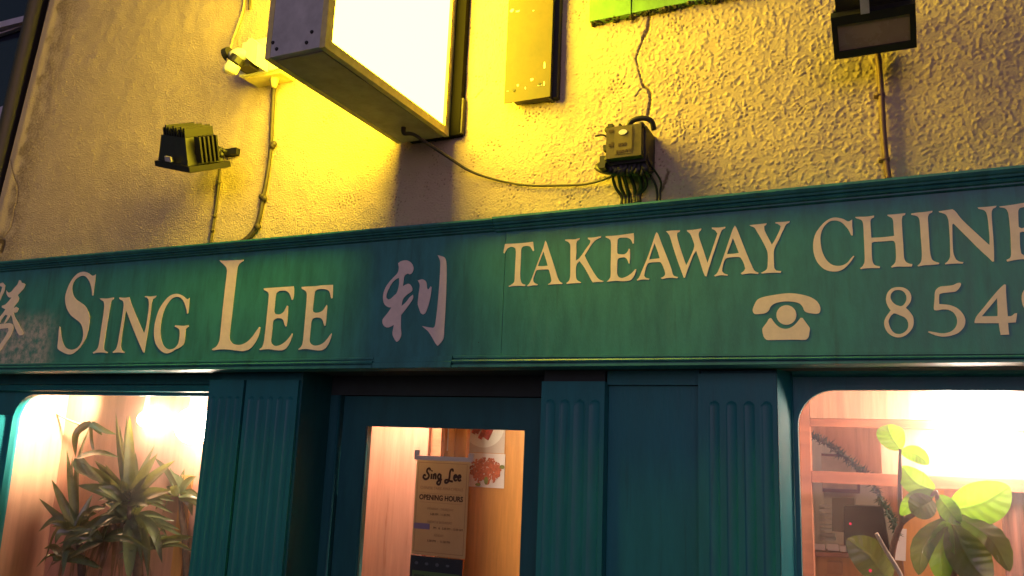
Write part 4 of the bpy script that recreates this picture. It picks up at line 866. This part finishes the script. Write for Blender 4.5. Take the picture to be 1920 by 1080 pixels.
# ================================================================== NOTICES ON THE DOOR GLASS
note = thing('paper_notice', 'buff paper notice with opening hours taped inside the door glass', 'notice')
YN = YG+0.024
n00, n10, n11, n01 = P(774, 1040, YN), P(872, 1047, YN), P(881, 866, YN), P(779, 858, YN)
nx0, nx1 = (n00[0]+n01[0])/2, (n10[0]+n11[0])/2; nz0, nz1 = (n00[2]+n10[2])/2, (n01[2]+n11[2])/2
bm = BM(); bx(bm, nx0, nx1, YN, YN+0.0008, nz0, nz1); obj('sheet', bm, m_paper, note)
NW, NH = nx1-nx0, nz1-nz0
def at(u_, v_): return nx0+NW*u_, nz1-NH*v_
def stroke_text(name, strokes, ox, oz, s, w, y, material, parent):
    bm = BM()
    for st in strokes:
        pts = catmull([(ox+a*s, y, oz+b_*s) for a, b_ in st], 6)
        tube(bm, pts, w, 6, 1)
    bmesh.ops.scale(bm, vec=(1, 0.12, 1), space=Matrix.Translation((0, -y, 0)), verts=bm.verts)
    return obj(name, bm, material, parent)
cur = [[(1.15, 1.15), (1.0, 1.42), (.72, 1.32), (.62, 1.0), (.85, .72), (.98, .42), (.75, .08), (.38, .02), (.12, .25), (.25, .55), (.5, .45)],
       [(1.36, .75), (1.33, .05)], [(1.36, 1.04), (1.40, 1.20)],
       [(1.68, .74), (1.66, .05)], [(1.67, .45), (1.82, .72), (1.98, .66), (2.0, .30), (2.0, .05)],
       [(2.75, .65), (2.5, .74), (2.32, .45), (2.45, .12), (2.72, .25), (2.76, .72)], [(2.76, .72), (2.74, -.3), (2.5, -.6), (2.25, -.4), (2.45, -.12), (2.95, .12)],
       [(4.55, 1.15), (4.5, 1.42), (4.25, 1.38), (4.1, 1.0), (4.05, .3), (3.85, -.2), (3.5, -.3), (3.45, -.02), (3.75, .08), (4.2, -.05), (4.6, -.1)],
       [(4.75, .38), (5.1, .5), (5.0, .75), (4.78, .62), (4.75, .25), (4.95, .05), (5.2, .15)],
       [(5.35, .38), (5.7, .5), (5.6, .75), (5.38, .62), (5.35, .25), (5.55, .05), (5.8, .2)]]
sx, sz = at(.13, .215); s_ = NW*0.74/5.9
stroke_text('title', cur, sx, sz, s_, 0.0039, YN-0.0006, m_ink, note)
for s, u_, v_, w, hh, mm, bo in (('CHINESE TAKE-AWAY MEALS', .5, .305, .80, .011, m_inklight, 0), ('OPENING HOURS', .5, .405, .82, .019, m_ink, .0008), ('MONDAY - THURSDAY', .5, .52, .48, .009, m_inklight, 0), ('5.00 PM - 11.30 PM', .5, .575, .36, .008, m_ink, 0),
        ('FRIDAY & SATURDAY', .5, .655, .46, .009, m_inklight, 0), ('PM   &   5.00 PM - 12.00 AM', .66, .715, .54, .008, m_ink, 0), ('SUNDAY', .5, .79, .18, .009, m_inklight, 0), ('5.00 PM  -  11.30 PM', .5, .85, .42, .008, m_ink, 0), ):
    x, z = at(u_, v_); text('line_of_print', s, x, z, hh*1.35, YN-0.0008, mm, note, NW*w, bo)
bm = BM()
for v_, u0, u1 in ((.36, .12, .88), (.455, .1, .9)): a, z = at(u0, v_); c, _ = at(u1, v_); bx(bm, a, c, YN-0.0006, YN-0.0002, z-0.0005, z+0.0005)
for (u0, u1, v0, v1) in ((.04, .96, .035, .04), (.04, .96, .965, .97), (.04, .047, .0405, .9645), (.953, .96, .0405, .9645)):
    a, z1_ = at(u0, v0); c, z0_ = at(u1, v1); bx(bm, a, c, YN-0.0006, YN-0.0002, z0_, z1_)
obj('ruled_border', bm, m_inklight, note)
a, z1_ = at(.02, .675); c, z0_ = at(.32, .735)
bm = BM(); bx(bm, a, c, YN-0.0016, YN-0.0009, z0_, z1_); obj('sticker', bm, m_purple, note, 'mauve sticker covering part of the hours')
bm = BM(); a, z1_ = at(-.05, -.035); c, z0_ = at(1.06, .012); bx(bm, a, c, YN-0.0017, YN-0.0010, z0_, z1_)
bx(bm, a, a+0.022, YN-0.0017, YN-0.001, z1_+0.0005, z1_+0.02); bx(bm, c-0.02, c+0.004, YN-0.0017, YN-0.001, z1_+0.0005, z1_+0.014); obj('tape', bm, m_tape, note)

hy = thing('rating_notice', 'black card with a green band on the door glass below the paper notice', 'notice')
h01, h11 = P(770, 1041, YN), P(868, 1049, YN)
hx0_, hx1_, hz1_ = h01[0], h11[0], (h01[2]+h11[2])/2
bm = BM(); bx(bm, hx0_, hx1_, YN, YN+0.001, hz1_-0.13, hz1_); obj('card', bm, m_notice, hy)
HW = hx1_-hx0_
bm = BM(); bx(bm, hx0_+HW*.05, hx1_-HW*.05, YN-0.001, YN-0.0003, hz1_-0.115, hz1_-HW*.24); obj('band', bm, m_noticeg, hy)
text('line_of_print', 'FOOD HYGIENE RATING', (hx0_+hx1_)/2, hz1_-HW*.335, 0.02, YN-0.0015, m_notice, hy, HW*.80, .0004)
bm = BM()
for k in range(4):
    bm = BM(); a = hx0_+HW*(.12+.2*k); ball(bm, (a, YN, hz1_-HW*.12), 0.0065, 8, random.uniform(.7, 1.1))
    bmesh.ops.scale(bm, vec=(1.2, 0.15, 1), space=Matrix.Translation((-a, -YN, 0)), verts=bm.verts); obj('emblem', bm, m_noticei, hy)

# ================================================================== LOBBY BEHIND THE DOOR
bm = BM(); x0, x1 = PX(660, 950, 0.55), PX(803, 830, 0.55); bx(bm, x0-0.12, x1, 0.55, 0.57, 0.3, 2.1)
obj('lobby_partition', bm, mat('pink_wood_panel', (0.44, 0.19, 0.13), 0.30, var=0.25, vscale=4, stretch=(9, 9, 0.6)), shop)
bm = BM(); bx(bm, x1+0.001, PX(827, 830, .57), 0.57, 0.60, 0.3, 2.1); obj('partition_edge', bm, m_woodr, shop)
bm = BM(); bx(bm, PX(840, 840, .75), PX(851, 840, .75), 0.75, 0.79, 0.3, 2.1); obj('door_post', bm, m_woodo, shop)
bm = BM(); bx(bm, PX(851, 840, .75)+.001, PX(872, 840, .75), 0.76, 0.79, 0.3, 2.1); obj('door_post', bm, mat('orange_post_side', (0.50, 0.19, 0.04), 0.5, var=0.2, vscale=5, stretch=(9, 9, .7)), shop)
bm = BM(); bx(bm, PX(828, 840, 1.0), PX(842, 840, 1.0), 1.05, 1.06, PZ(835, 845, 1.0), 2.1); obj('white_strip', bm, m_paperw, shop)
YB = 0.92
bm = BM(); bx(bm, PX(865, 850, YB), -0.85, YB, YB+0.02, 0.3, 2.12); obj('menu_board', bm, m_woodo, shop)
YPh = YB-0.003
def photo_print(name, a, c, label):
    t = thing(name, label, 'picture')
    x0, x1 = PX(a[0], (a[1]+c[1])/2, YPh), PX(c[0], (a[1]+c[1])/2, YPh); z1, z0 = PZ((a[0]+c[0])/2, a[1], YPh), PZ((a[0]+c[0])/2, c[1], YPh)
    bm = BM(); bx(bm, x0, x1, YPh, YPh+0.002, z0, z1); obj('sheet', bm, m_paperw, t)
    return t, x0, x1, z0, z1
m_dish = mat('plate_china', (0.80, 0.78, 0.70), 0.3); m_red = mat('red_food', (0.36, 0.05, 0.045), 0.35, var=0.5, vscale=60); m_org = mat('orange_food', (0.58, 0.15, 0.07), 0.35, var=0.5, vscale=80); m_grn = mat('green_garnish', (0.20, 0.24, 0.05), 0.5, var=0.4, vscale=50)
def disc(bm, cx, cz, rx, rz, y, n=20, ph=0):
    bm.faces.new([bm.verts.new((cx+rx*math.cos(ph+2*math.pi*k/n), y, cz+rz*math.sin(ph+2*math.pi*k/n))) for k in range(n)])
m_paperw2 = m_paperw; m_paperw = mat('photo_ground', (0.62, 0.54, 0.46), 0.5)
t, x0, x1, z0, z1 = photo_print('food_photo', (871, 770), (947, 849), 'upper food photo with red sausages on a white plate')
bm = BM(); disc(bm, x0+(x1-x0)*.48, z0+(z1-z0)*.62, (x1-x0)*.50, (z1-z0)*.50, YPh-0.001, 28); obj('printed_plate', bm, m_dish, t)
bm = BM()
for k in range(5):
    cx = x0+(x1-x0)*(.30+.085*k); cz = z0+(z1-z0)*(.62-.035*k+.05*math.sin(k*2.3)); d = (x1-x0)*.13
    tube(bm, [(cx-d*.6, YPh-0.0022, cz-d*1.2), (cx, YPh-0.0022-0.0003*k, cz), (cx+d, YPh-0.0022-0.0003*k, cz+d*2.2)], 0.0105, 10, 3)
bmesh.ops.scale(bm, vec=(1, 0.35, 1), space=Matrix.Translation((0, -(YPh-0.0022), 0)), verts=bm.verts); obj('printed_sausages', bm, m_red, t)
m_paperw = m_paperw2
t, x0, x1, z0, z1 = photo_print('food_photo', (878, 850), (946, 914), 'lower food photo with a heap of orange prawns')
bm = BM(); random.seed(9)
for k in range(210):
    a = random.uniform(0, 6.28); r = math.sqrt(random.random())*.40; cx = x0+(x1-x0)*(.47+r*math.cos(a)); cz = z0+(z1-z0)*(.50+r*.92*math.sin(a)); q = random.uniform(.004, .010); ph = random.uniform(0, 6)
    pts = [(cx+q*math.cos(ph+s), YPh-0.0025, cz+q*math.sin(ph+s)) for s in (0, 1.2, 2.4, 3.4)]; tube(bm, pts, random.uniform(.0025, .005), 6, 3)
bmesh.ops.scale(bm, vec=(1, 0.10, 1), space=Matrix.Translation((0, -(YPh-0.0025), 0)), verts=bm.verts); obj('printed_prawns', bm, m_org, t)
bm = BM(); disc(bm, x0+(x1-x0)*.52, z0+(z1-z0)*.20, .010, .018, YPh-0.0045, 12); disc(bm, x0+(x1-x0)*.94, z0+(z1-z0)*.62, .013, .009, YPh-0.0045, 12, .4); disc(bm, x0+(x1-x0)*.30, z0+(z1-z0)*.07, .014, .007, YPh-0.0045, 12); obj('printed_garnish', bm, m_grn, t)

# ================================================================== LAMPS INSIDE (lit in the photograph)
def lamp(name, label, c, r, mat_, power, col, top):
    t = thing(name, label, 'lamp')
    bm = BM(); ball(bm, c, r, 24); obj('globe', bm, mat_, t, smooth=True)
    bm = BM(); tube(bm, [(c[0], c[1], c[2]+r*.93), (c[0], c[1], top)], [r*.35, r*.25], 12, 1); obj('lamp_holder', bm, m_alum, t, smooth=True)
    return t
WARM = (1.0, 0.78, 0.58)
cL = P(364, 798, 0.262); lamp('display_lamp', 'blazing globe lamp at the top right of the left display window', cL, 0.080, m_bulb, 0, WARM, 2.089)
cL2 = P(272, 786, 0.32); lamp('display_lamp', 'small glowing bulb between the yucca tip and the blazing left lamp', cL2, 0.034, m_bulb2, 0, WARM, 2.089)
cR = P(1832, 802, 0.47); lamp('display_lamp', 'blazing globe lamp above the rubber plant in the right window', cR, 0.100, m_bulb3, 0, WARM, 2.139)
# the spot that washes the left end of the left display
t = thing('spot_lamp', 'small spot lamp tucked behind the left window head washing the side panel', 'lamp')
ps = np.array([LX0+0.42, 0.20, 2.03])
bm = BM(); tube(bm, [ps+np.array([0.05, 0, 0.03]), ps], [0.02, 0.032], 12, 1); obj('reflector', bm, m_alum, t)
sp = bpy.data.lights.new('spot_beam', 'SPOT'); sp.energy = 130; sp.color = (1.0, 0.90, 0.60); sp.spot_size = math.radians(78); sp.spot_blend = 0.8; sp.shadow_soft_size = 0.025
spo = bpy.data.objects.new('spot_beam', sp); COL.objects.link(spo); spo.parent = t; spo.location = ps+np.array([-0.01, 0, -0.005])
spo.rotation_euler = Vector((-0.42, 0.04, -0.17)).to_track_quat('-Z', 'Y').to_euler()
t = thing('ceiling_lamp', 'round ceiling lamp lighting the wood panelled lobby behind the door', 'lamp')
bm = BM(); bmesh.ops.create_cone(bm, cap_ends=True, segments=24, radius1=0.09, radius2=0.08, depth=0.03, matrix=Matrix.Translation((-1.85, 0.40, 2.125))); obj('diffuser', bm, emit('lobby_glow', (1.0, 0.76, 0.56), 300), t)
bm = BM(); bmesh.ops.create_cone(bm, cap_ends=True, segments=24, radius1=0.10, radius2=0.10, depth=0.012, matrix=Matrix.Translation((-1.85, 0.40, 2.148))); obj('base', bm, m_alum, t)
t = thing('ceiling_lamp', 'round ceiling lamp lighting the shop behind the right window', 'lamp')
bm = BM(); bmesh.ops.create_cone(bm, cap_ends=True, segments=24, radius1=0.14, radius2=0.13, depth=0.03, matrix=Matrix.Translation((0.55, 0.88, 2.105))); obj('diffuser', bm, emit('shop_glow', (1.0, 0.76, 0.62), 75), t)
bm = BM(); bmesh.ops.create_cone(bm, cap_ends=True, segments=24, radius1=0.15, radius2=0.15, depth=0.012, matrix=Matrix.Translation((0.55, 0.88, 2.128))); obj('base', bm, m_alum, t)

# ================================================================== RIGHT WINDOW INTERIOR
YR = 0.56
fx0, fx1 = PX(1499, 900, YR), PX(1521, 900, YR)
hatch = thing('timber_screen', 'red brown timber screen with open bays behind the rubber plant', 'screen')
bm = BM(); bx(bm, fx0-0.03, fx1, YR, YR+0.05, 0.8, 2.1); obj('post', bm, m_woodr, hatch, bevel=0.003)
bm = BM(); bx(bm, fx1+0.001, 1.5, YR+0.004, YR+0.045, PZ(1600, 801, YR), PZ(1600, 786, YR)); obj('top_rail', bm, m_woodr, hatch, bevel=0.003)
bm = BM(); bx(bm, fx1+0.001, 1.5, YR+0.004, YR+0.09, PZ(1600, 908, YR), PZ(1600, 886, YR)); obj('middle_rail', bm, m_woodr, hatch, bevel=0.003)
bm = BM(); bx(bm, fx1+0.001, 1.5, YR+0.004, YR+0.03, PZ(1600, 785, YR), 2.1); obj('head_panel', bm, m_wood, hatch)
# partition with a slanting garland along its edge
YW = 1.05
def quad(name, pix, y0, y1, mm, parent=None, label=None): return pxplate(name, [pix], y0, y1, mm, parent, label, smooth=False)
quad('slant_partition', [(1505, 790), (1522, 818), (1560, 838), (1592, 862), (1618, 884), (1650, 930), (1676, 975), (1700, 1100), (1980, 1100), (1980, 740), (1505, 740)], YW, YW+0.02, m_wood, shop)
quad('orange_panel', [(1690, 915), (1770, 920), (1770, 1100), (1700, 1100), (1686, 990)], YW-0.012, YW-0.001, m_woodo, shop)
tag(quad('white_notice', [(1675, 990), (1700, 992), (1698, 1052), (1676, 1050)], YW-0.02, YW-0.013, m_paperw), 'small white notice on the orange panel behind the rubber stem', 'notice')
bm = BM(); random.seed(4)
gl = catmull([P(a, b_, YW-0.03) for a, b_ in ((1518, 815), (1545, 828), (1568, 845), (1590, 862), (1612, 880), (1628, 893), (1645, 925), (1660, 950), (1674, 975), (1682, 1000))], 8)
for p in gl:
    for k in range(9):
        d = Vector((random.gauss(0, 1), random.gauss(0, 1), random.gauss(0, 1))).normalized(); L = random.uniform(.012, .032); s = d.orthogonal().normalized()*0.004
        q = Vector(p)+d*random.uniform(0, .008)
        bm.faces.new([bm.verts.new(q-s), bm.verts.new(q+s), bm.verts.new(q+d*L)])
tag(obj('garland', bm, m_garland), 'dark green tinsel garland slanting across the shop interior', 'garland')
pf = thing('picture_frame', 'dark framed pale picture on the white wall behind the garland', 'picture')
quad('frame', [(1525, 849), (1612, 854), (1612, 925), (1525, 921)], 1.90, 1.925, m_brown, pf)
quad('picture', [(1530, 854), (1607, 859), (1607, 918), (1530, 915)], 1.895, 1.8995, mat('picture_print', (0.62, 0.46, 0.33), 0.5, var=0.2, vscale=20), pf)
cn = thing('shop_counter', 'orange wood counter with white top at the bottom of the right window', 'counter')
quad('counter_front', [(1500, 1043), (1720, 1050), (1720, 1140), (1500, 1140)], 1.30, 1.34, m_woodo, cn)
quad('counter_top', [(1500, 1034), (1720, 1042), (1720, 1049.5), (1500, 1042.5)], 1.25, 1.40, m_woodr, cn)
quad('drawer_front', [(1551, 1052), (1579, 1054), (1579, 1078), (1551, 1076)], 1.29, 1.2995, mat('drawer_wood', (0.52, 0.22, 0.06), 0.5, var=.2, vscale=5), cn)
tp = thing('till', 'dark till screen with a red light behind the left rubber leaf', 'till')
quad('screen', [(1582, 948), (1655, 950), (1668, 1034), (1582, 1030)], 1.30, 1.42, m_screen, tp)
bm = BM(); ball(bm, P(1594.5, 982, 1.295), 0.0055, 10); obj('indicator', bm, m_led, tp)
tag(quad('grey_case', [(1560, 934), (1602, 934), (1602, 1000), (1560, 996)], 1.50, 1.60, mat('grey_case', (0.24, 0.21, 0.19), .5, var=.2, vscale=9)), 'grey upright case beside the dark till', 'case')
bm = BM(); random.seed(12)
for k in range(8):
    z = PZ(1540, 950+9*k, 1.7); bx(bm, PX(1519, 980, 1.7), PX(1564, 980, 1.7), 1.70, 1.78, z, z+0.012*random.uniform(.5, 1.2))
tag(obj('paper_stack', bm, m_paperw), 'stack of white papers on shelves left of the till', 'papers')
bm = BM()
for a, b_, w, hh in ((1523, 1030, 26, 12), (1552, 1032, 22, 14), (1575, 1034, 12, 12)):
    q = P(a, b_, 1.27); bx(bm, q[0], q[0]+w/520, 1.27, 1.30, q[2], q[2]+hh/520)
tag(obj('white_cartons', bm, m_paperw, bevel=0.004), 'row of small white cartons on the counter edge', 'cartons')
bm = BM(); x0 = PX(1880, 1000, .62)
n = 40; g = []
for k in range(n+1):
    x = x0+0.5*k/n; yy = 0.62+0.012*math.sin(k*1.3)+0.006*math.sin(k*2.9)
    g.append((bm.verts.new((x, yy, 0.8)), bm.verts.new((x, yy, PZ(1900, 922, .62)))))
for a, c in zip(g, g[1:]): bm.faces.new((a[0], c[0], c[1], a[1]))
o = obj('curtain', bm, m_brown, smooth=True); md = o.modifiers.new('s', 'SOLIDIFY'); md.thickness = 0.004
tag(o, 'brown pleated curtain at the right edge below the blazing lamp', 'curtain')
bm = BM(); bx(bm, PX(1650, 800, .625), 1.45, 0.625, 0.64, PZ(1800, 918, .625), PZ(1700, 790, .625)); obj('added_lamp_glow_panel', bm, m_wood, hatch)  # panel added behind the lamp so its glow spreads and fades

# ================================================================== PLANTS
def leaf(bm, path, wid, fold=0.25, nrm=None, sag=0.0, taper='lance'):
    """blade along a path of points with a midrib fold; nrm is the side the upper face looks to"""
    pts = [Vector(tuple(map(float, p))) for p in catmull(path, 6 if taper == 'lance' else 16)]; n = len(pts); rows = []
    N = Vector(nrm) if nrm is not None else Vector((0.25, -1, 0.25))
    for i, p in enumerate(pts):
        t = i/(n-1); d = (pts[min(i+1, n-1)]-pts[max(i-1, 0)]).normalized()
        s = d.cross(N); s = s.normalized() if s.length > 1e-5 else d.orthogonal().normalized(); nn_ = s.cross(d).normalized()
        if taper == 'lance': w = wid*1.15*min(1, (0.45+3.2*t))*max(0.0, 1-t**3.0)
        else: w = wid*(max(0.0, math.sin(math.pi*min(1, t*0.97+0.03)))**0.62)
        w = max(w, 0.0006)
        ks = (-1, -.5, 0, .5, 1) if taper == 'lance' else (-1, -.8, -.6, -.4, -.2, -.06, 0, .06, .2, .4, .6, .8, 1)
        row = []
        for q in ks:
            wave = 0 if taper == 'lance' else 0.018*w*math.sin(t*44-abs(q)*7)*min(1, abs(q)*4) - (0.02*w if q == 0 else 0)
            row.append(bm.verts.new(p+s*w/2*q+nn_*(fold*w*0.5*abs(q)**1.3+wave)))
        rows.append(row)
    for a, c in zip(rows, rows[1:]):
        for k in range(len(a)-1): bm.faces.new((a[k], a[k+1], c[k+1], c[k]))
yu = thing('yucca_plant', 'spiky yucca with sword shaped leaves filling the left display window', 'plant')
def zp(x, y, d): return P(100+x/3.376, 760+y/3.376, d)
yb = 0.255
C = lambda: (485, 600)
bm = BM(); random.seed(21)
def rosette(c, tips, w0, d0):
    for i, tip in enumerate(tips):
        (tx, ty), dy, bend = tip[0], tip[1], tip[2]
        cx, cy = c; mx_, my_ = (cx+tx)/2+bend[0], (cy+ty)/2+bend[1]
        w = w0*(tip[3] if len(tip) > 3 else 1)
        nrm = (random.uniform(-.5, .5), -1, random.uniform(.1, .8))
        leaf(bm, [zp(cx, cy, d0), zp(mx_, my_, d0+dy*.55), zp(tx, ty, d0+dy)], w, random.uniform(.15, .45), nrm)
rosette((485, 610), [((395, 45), .03, (-5, 10), .9), ((466, 65), .05, (-8, 0), .8), ((484, 60), -.02, (4, 0), 1.1), ((175, 365), -.05, (0, -25), 1.0), ((262, 350), .03, (10, -10), 1), ((150, 505), -.06, (0, -20), 1.1),
    ((285, 515), -.10, (10, -10), 1.2), ((660, 305), -.04, (0, -10), 1.2), ((770, 350), -.05, (0, -10), 1.25), ((745, 540), -.08, (0, -12), 1.2), ((552, 400), .04, (5, 0), 1), ((640, 255), .08, (0, 0), .9), ((330, 375), .07, (0, 0), 1),
    ((420, 130), .06, (0, 0), .8), ((520, 300), .03, (8, 0), 1), ((250, 440), .0, (0, -14), 1.1), ((360, 460), -.08, (0, 0), 1.1), ((690, 420), .05, (0, -20), 1), ((600, 640), -.1, (10, -25), 1.1), ((340, 690), -.09, (10, -35), 1.1),
    ((700, 610), .03, (0, -25), .9)], 0.046, yb)
rosette((500, 700), [((90, 900), -.05, (-10, -60), 1.2), ((0, 968), -.03, (20, -70), 1.1), ((210, 850), -.08, (0, -70), 1.1), ((560, 1000), -.06, (20, -20), 1.1), ((690, 1000), -.04, (40, -60), 1.0), ((600, 1100), -.08, (40, -40), 1.3), ((480, 1120), -.09, (0, 0), 1.4), ((720, 830), .02, (30, -50), .7)], 0.043, yb)
rosette((150, 790), [((85, 280), .02, (5, 20), .9), ((-10, 470), -.03, (0, 0), 1.0), ((240, 110), .06, (-40, -60), .8), ((-90, 590), -.05, (0, 10), .8), ((-95, 800), -.06, (-10, -70), 1.0), ((10, 880), -.06, (-30, -30), .9), ((-60, 1010), -.02, (-20, -110), .8), ((230, 690), -.06, (0, -40), .9), ((330, 650), -.02, (0, -50), 1), ((120, 320), .05, (-12, 0), .9), ((60, 1080), -.08, (-10, -60), 1.2), ((250, 560), .04, (0, 0), .9)], 0.040, yb+0.03)
rosette((240, 110), [((310, 190), .0, (0, -5), .8), ((140, 330), -.05, (-40, -40), 1.1), ((400, 185), -.02, (0, 12), .7), ((265, 330), .02, (-10, 0), .5)], 0.034, yb-0.02)
rosette((150, 330), [((225, 450), -.04, (-10, 10), 1.3), ((330, 490), -.06, (0, 20), 1.2), ((420, 330), -.02, (0, -30), .9)], 0.034, yb-0.03)
rosette((800, 560), [((640, 330), .02, (0, -30), .8), ((830, 400), .02, (0, 0), .9), ((905, 450), .0, (0, -20), .9), ((880, 700), .0, (20, -30), 1.1), ((690, 690), .01, (0, -60), .5), ((740, 330), .04, (0, 0), .9), ((620, 720), .03, (0, -80), .5), ((890, 520), .03, (0, -20), 1)], 0.040, yb+0.09)
random.seed(77)
for c, n_, d0, rmin, rmax in (((485, 620), 20, yb+.02, 170, 290), ((495, 720), 16, yb+.01, 200, 380), ((150, 800), 9, yb+.03, 150, 260), ((800, 570), 7, yb+.09, 110, 200), ((320, 850), 16, yb-.03, 170, 330), ((640, 900), 12, yb+.0, 150, 300), ((60, 960), 9, yb-.01, 140, 260)):
    for k in range(n_):
        a = random.uniform(-0.35, math.pi+0.35); r = random.uniform(rmin, rmax)
        tx, ty = c[0]+r*math.cos(a), c[1]-r*0.62*math.sin(a)+random.uniform(0, .45)*r
        dy = random.uniform(-.09, .07)
        leaf(bm, [zp(*c, d0), zp((c[0]+tx)/2, (c[1]+ty)/2-random.uniform(10, 45), d0+dy*.6), zp(tx, ty, d0+dy)], random.uniform(.020, .038), random.uniform(.15, .5), (random.uniform(-.9, .9), -1, random.uniform(-.2, .9)))
obj('green_leaves', bm, m_yucca, yu, smooth=True)
bm = BM()
for k in range(34):
    tx = random.uniform(170, 640); ty = random.uniform(880, 1180); sx_ = random.uniform(360, 520)
    leaf(bm, [zp(sx_, random.uniform(700, 790), yb+.02), zp((sx_+tx)/2+random.uniform(-20, 20), 770+random.uniform(-20, 60), yb+random.uniform(-.02, .06)), zp(tx, ty, yb+random.uniform(-.03, .09))], random.uniform(.016, .034), .3, (random.uniform(-.6, .6), -1, random.uniform(-.3, .5)))
for k in range(12):
    tx = random.uniform(-60, 260); leaf(bm, [zp(170, 930, yb+.05), zp((170+tx)/2, 900+random.uniform(-20, 60), yb+.05), zp(tx, random.uniform(1000, 1200), yb+random.uniform(-.03, .08))], random.uniform(.012, .026), .3)
obj('dry_leaves', bm, m_yuccad, yu, smooth=True)
bm = BM()
tube(bm, [zp(520, 1900, yb+.02), zp(535, 1300, yb+.02), zp(530, 900, yb+.02), zp(490, 720, yb), zp(485, 590, yb)], [.026, .024, .020, .015, .008], 12, 6)
tube(bm, [zp(400, 1900, yb+.04), zp(210, 1250, yb+.04), zp(175, 950, yb+.04), zp(150, 780, yb+.03)], [.022, .020, .017, .010], 12, 6)
tube(bm, [zp(900, 1900, yb+.10), zp(850, 1250, yb+.10), zp(838, 900, yb+.09), zp(815, 700, yb+.09), zp(800, 560, yb+.09)], [.017, .016, .0155, .013, .006], 12, 6)
for v in bm.verts:
    k = 1+0.10*math.sin(v.co.z*420)
obj('trunk', bm, m_trunk, yu, smooth=True)
pc = zp(520, 1900, yb+.03)
bm = BM(); bmesh.ops.create_cone(bm, cap_ends=True, segments=32, radius1=0.085, radius2=0.115, depth=0.17, matrix=Matrix.Translation((pc[0], 0.285, 0.885))); obj('pot', bm, m_pot, yu)
bm = BM(); bmesh.ops.create_cone(bm, cap_ends=True, segments=24, radius1=0.105, radius2=0.105, depth=0.012, matrix=Matrix.Translation((pc[0], 0.285, 0.968))); obj('soil', bm, m_soil, yu)
# bare strip of pale board and trailing stem on the back panel
bm = BM(); bx(bm, PX(332, 1000, LY1), PX(352, 1000, LY1), LY1-0.012, LY1-0.001, 0.8, PZ(340, 890, LY1)); obj('batten', bm, m_woodo, shop)
bm = BM(); tube(bm, [P(75, 752, .30), P(110, 778, .32), P(140, 792, .32), P(172, 802, .30)], 0.005, 8, 5); tag(obj('trailing_stem', bm, m_pcable, smooth=True), 'thin curved stem crossing the bright corner of the left window', 'stem')

ru = thing('rubber_plant', 'rubber plant with broad glossy leaves below the blazing lamp in the right window', 'plant')
yr = 0.27
def rleaf(base, tip, w, dy0=0.0, dy1=0.0, bend=(0, 0), nrm=(0, -1, .2), mm=None, fold=.18, label=None):
    bm = BM(); b0, t0 = P(*base, yr+dy0), P(*tip, yr+dy1); mid = P((base[0]+tip[0])/2+bend[0], (base[1]+tip[1])/2+bend[1], yr+(dy0+dy1)/2-0.015)
    leaf(bm, [b0, mid, t0], w/545, fold, nrm, taper='oval')
    obj('leaf', bm, mm or m_rubber, ru, label, smooth=True)
rleaf((1688, 843), (1664, 796), 42, 0, .03, (-6, -4)); rleaf((1690, 846), (1742, 870), 26, 0, .0, (2, -6)); rleaf((1752, 919), (1690, 874), 40, 0, .02, (-4, 8)); rleaf((1752, 922), (1688, 966), 27, 0, -.03, (-4, -6))
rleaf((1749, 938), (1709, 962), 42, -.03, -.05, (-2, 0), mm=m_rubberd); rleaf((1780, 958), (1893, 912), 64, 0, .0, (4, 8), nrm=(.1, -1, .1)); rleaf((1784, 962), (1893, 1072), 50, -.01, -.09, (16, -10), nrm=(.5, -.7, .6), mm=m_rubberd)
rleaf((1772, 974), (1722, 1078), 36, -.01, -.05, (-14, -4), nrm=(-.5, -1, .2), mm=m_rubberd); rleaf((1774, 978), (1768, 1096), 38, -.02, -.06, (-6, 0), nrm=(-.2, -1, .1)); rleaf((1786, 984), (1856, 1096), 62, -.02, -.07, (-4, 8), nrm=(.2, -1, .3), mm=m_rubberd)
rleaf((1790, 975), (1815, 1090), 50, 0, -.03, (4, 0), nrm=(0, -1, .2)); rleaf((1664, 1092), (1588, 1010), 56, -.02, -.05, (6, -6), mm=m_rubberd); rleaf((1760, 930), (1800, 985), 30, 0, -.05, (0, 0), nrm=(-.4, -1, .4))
bm = BM()
tube(bm, [P(1660, 1500, yr), P(1664, 1150, yr), P(1672, 1040, yr), P(1682, 1000, yr), P(1690, 978, yr), P(1688, 940, yr), P(1687, 900, yr), P(1688, 842, yr)], [.012, .011, .010, .009, .008, .007, .006, .004], 9, 6)
tube(bm, [P(1690, 980, yr), P(1703, 970, yr), P(1716, 962, yr-.02), P(1740, 938, yr-.01), P(1754, 920, yr)], [.009, .008, .007, .006, .005], 9, 5)
tube(bm, [P(1790, 1500, yr+.02), P(1788, 1100, yr+.01), P(1786, 1005, yr), P(1772, 980, yr), P(1762, 950, yr), P(1754, 920, yr)], [.012, .010, .009, .008, .008, .005], 9, 6)
obj('stem', bm, m_rstem, ru, smooth=True)
pc = P(1725, 1500, yr)
bm = BM(); bmesh.ops.create_cone(bm, cap_ends=True, segments=32, radius1=0.085, radius2=0.115, depth=0.16, matrix=Matrix.Translation((pc[0], 0.28, 0.881))); obj('pot', bm, m_pot, ru)
bm = BM(); tube(bm, [P(1643, 1000, yr-.07), P(1662, 1034, yr-.06), P(1694, 1090, yr-.05), P(1730, 1200, yr-.03)], [.0055, .006, .0065, .007], 9, 4)
tag(obj('plant_cane', bm, m_stick, smooth=True), 'pale bamboo cane leaning beside the lowest left rubber leaf', 'cane')
bm = BM(); ball(bm, P(1632, 1070, yr-.085), 0.0045, 10)  # glowing bead added in place of the red indicator's reflection on the leaf
tag(obj('red_led_reflection', bm, m_led, smooth=True), 'tiny red glowing bead added as an LED reflection on the lowest left rubber leaf', 'reflection')
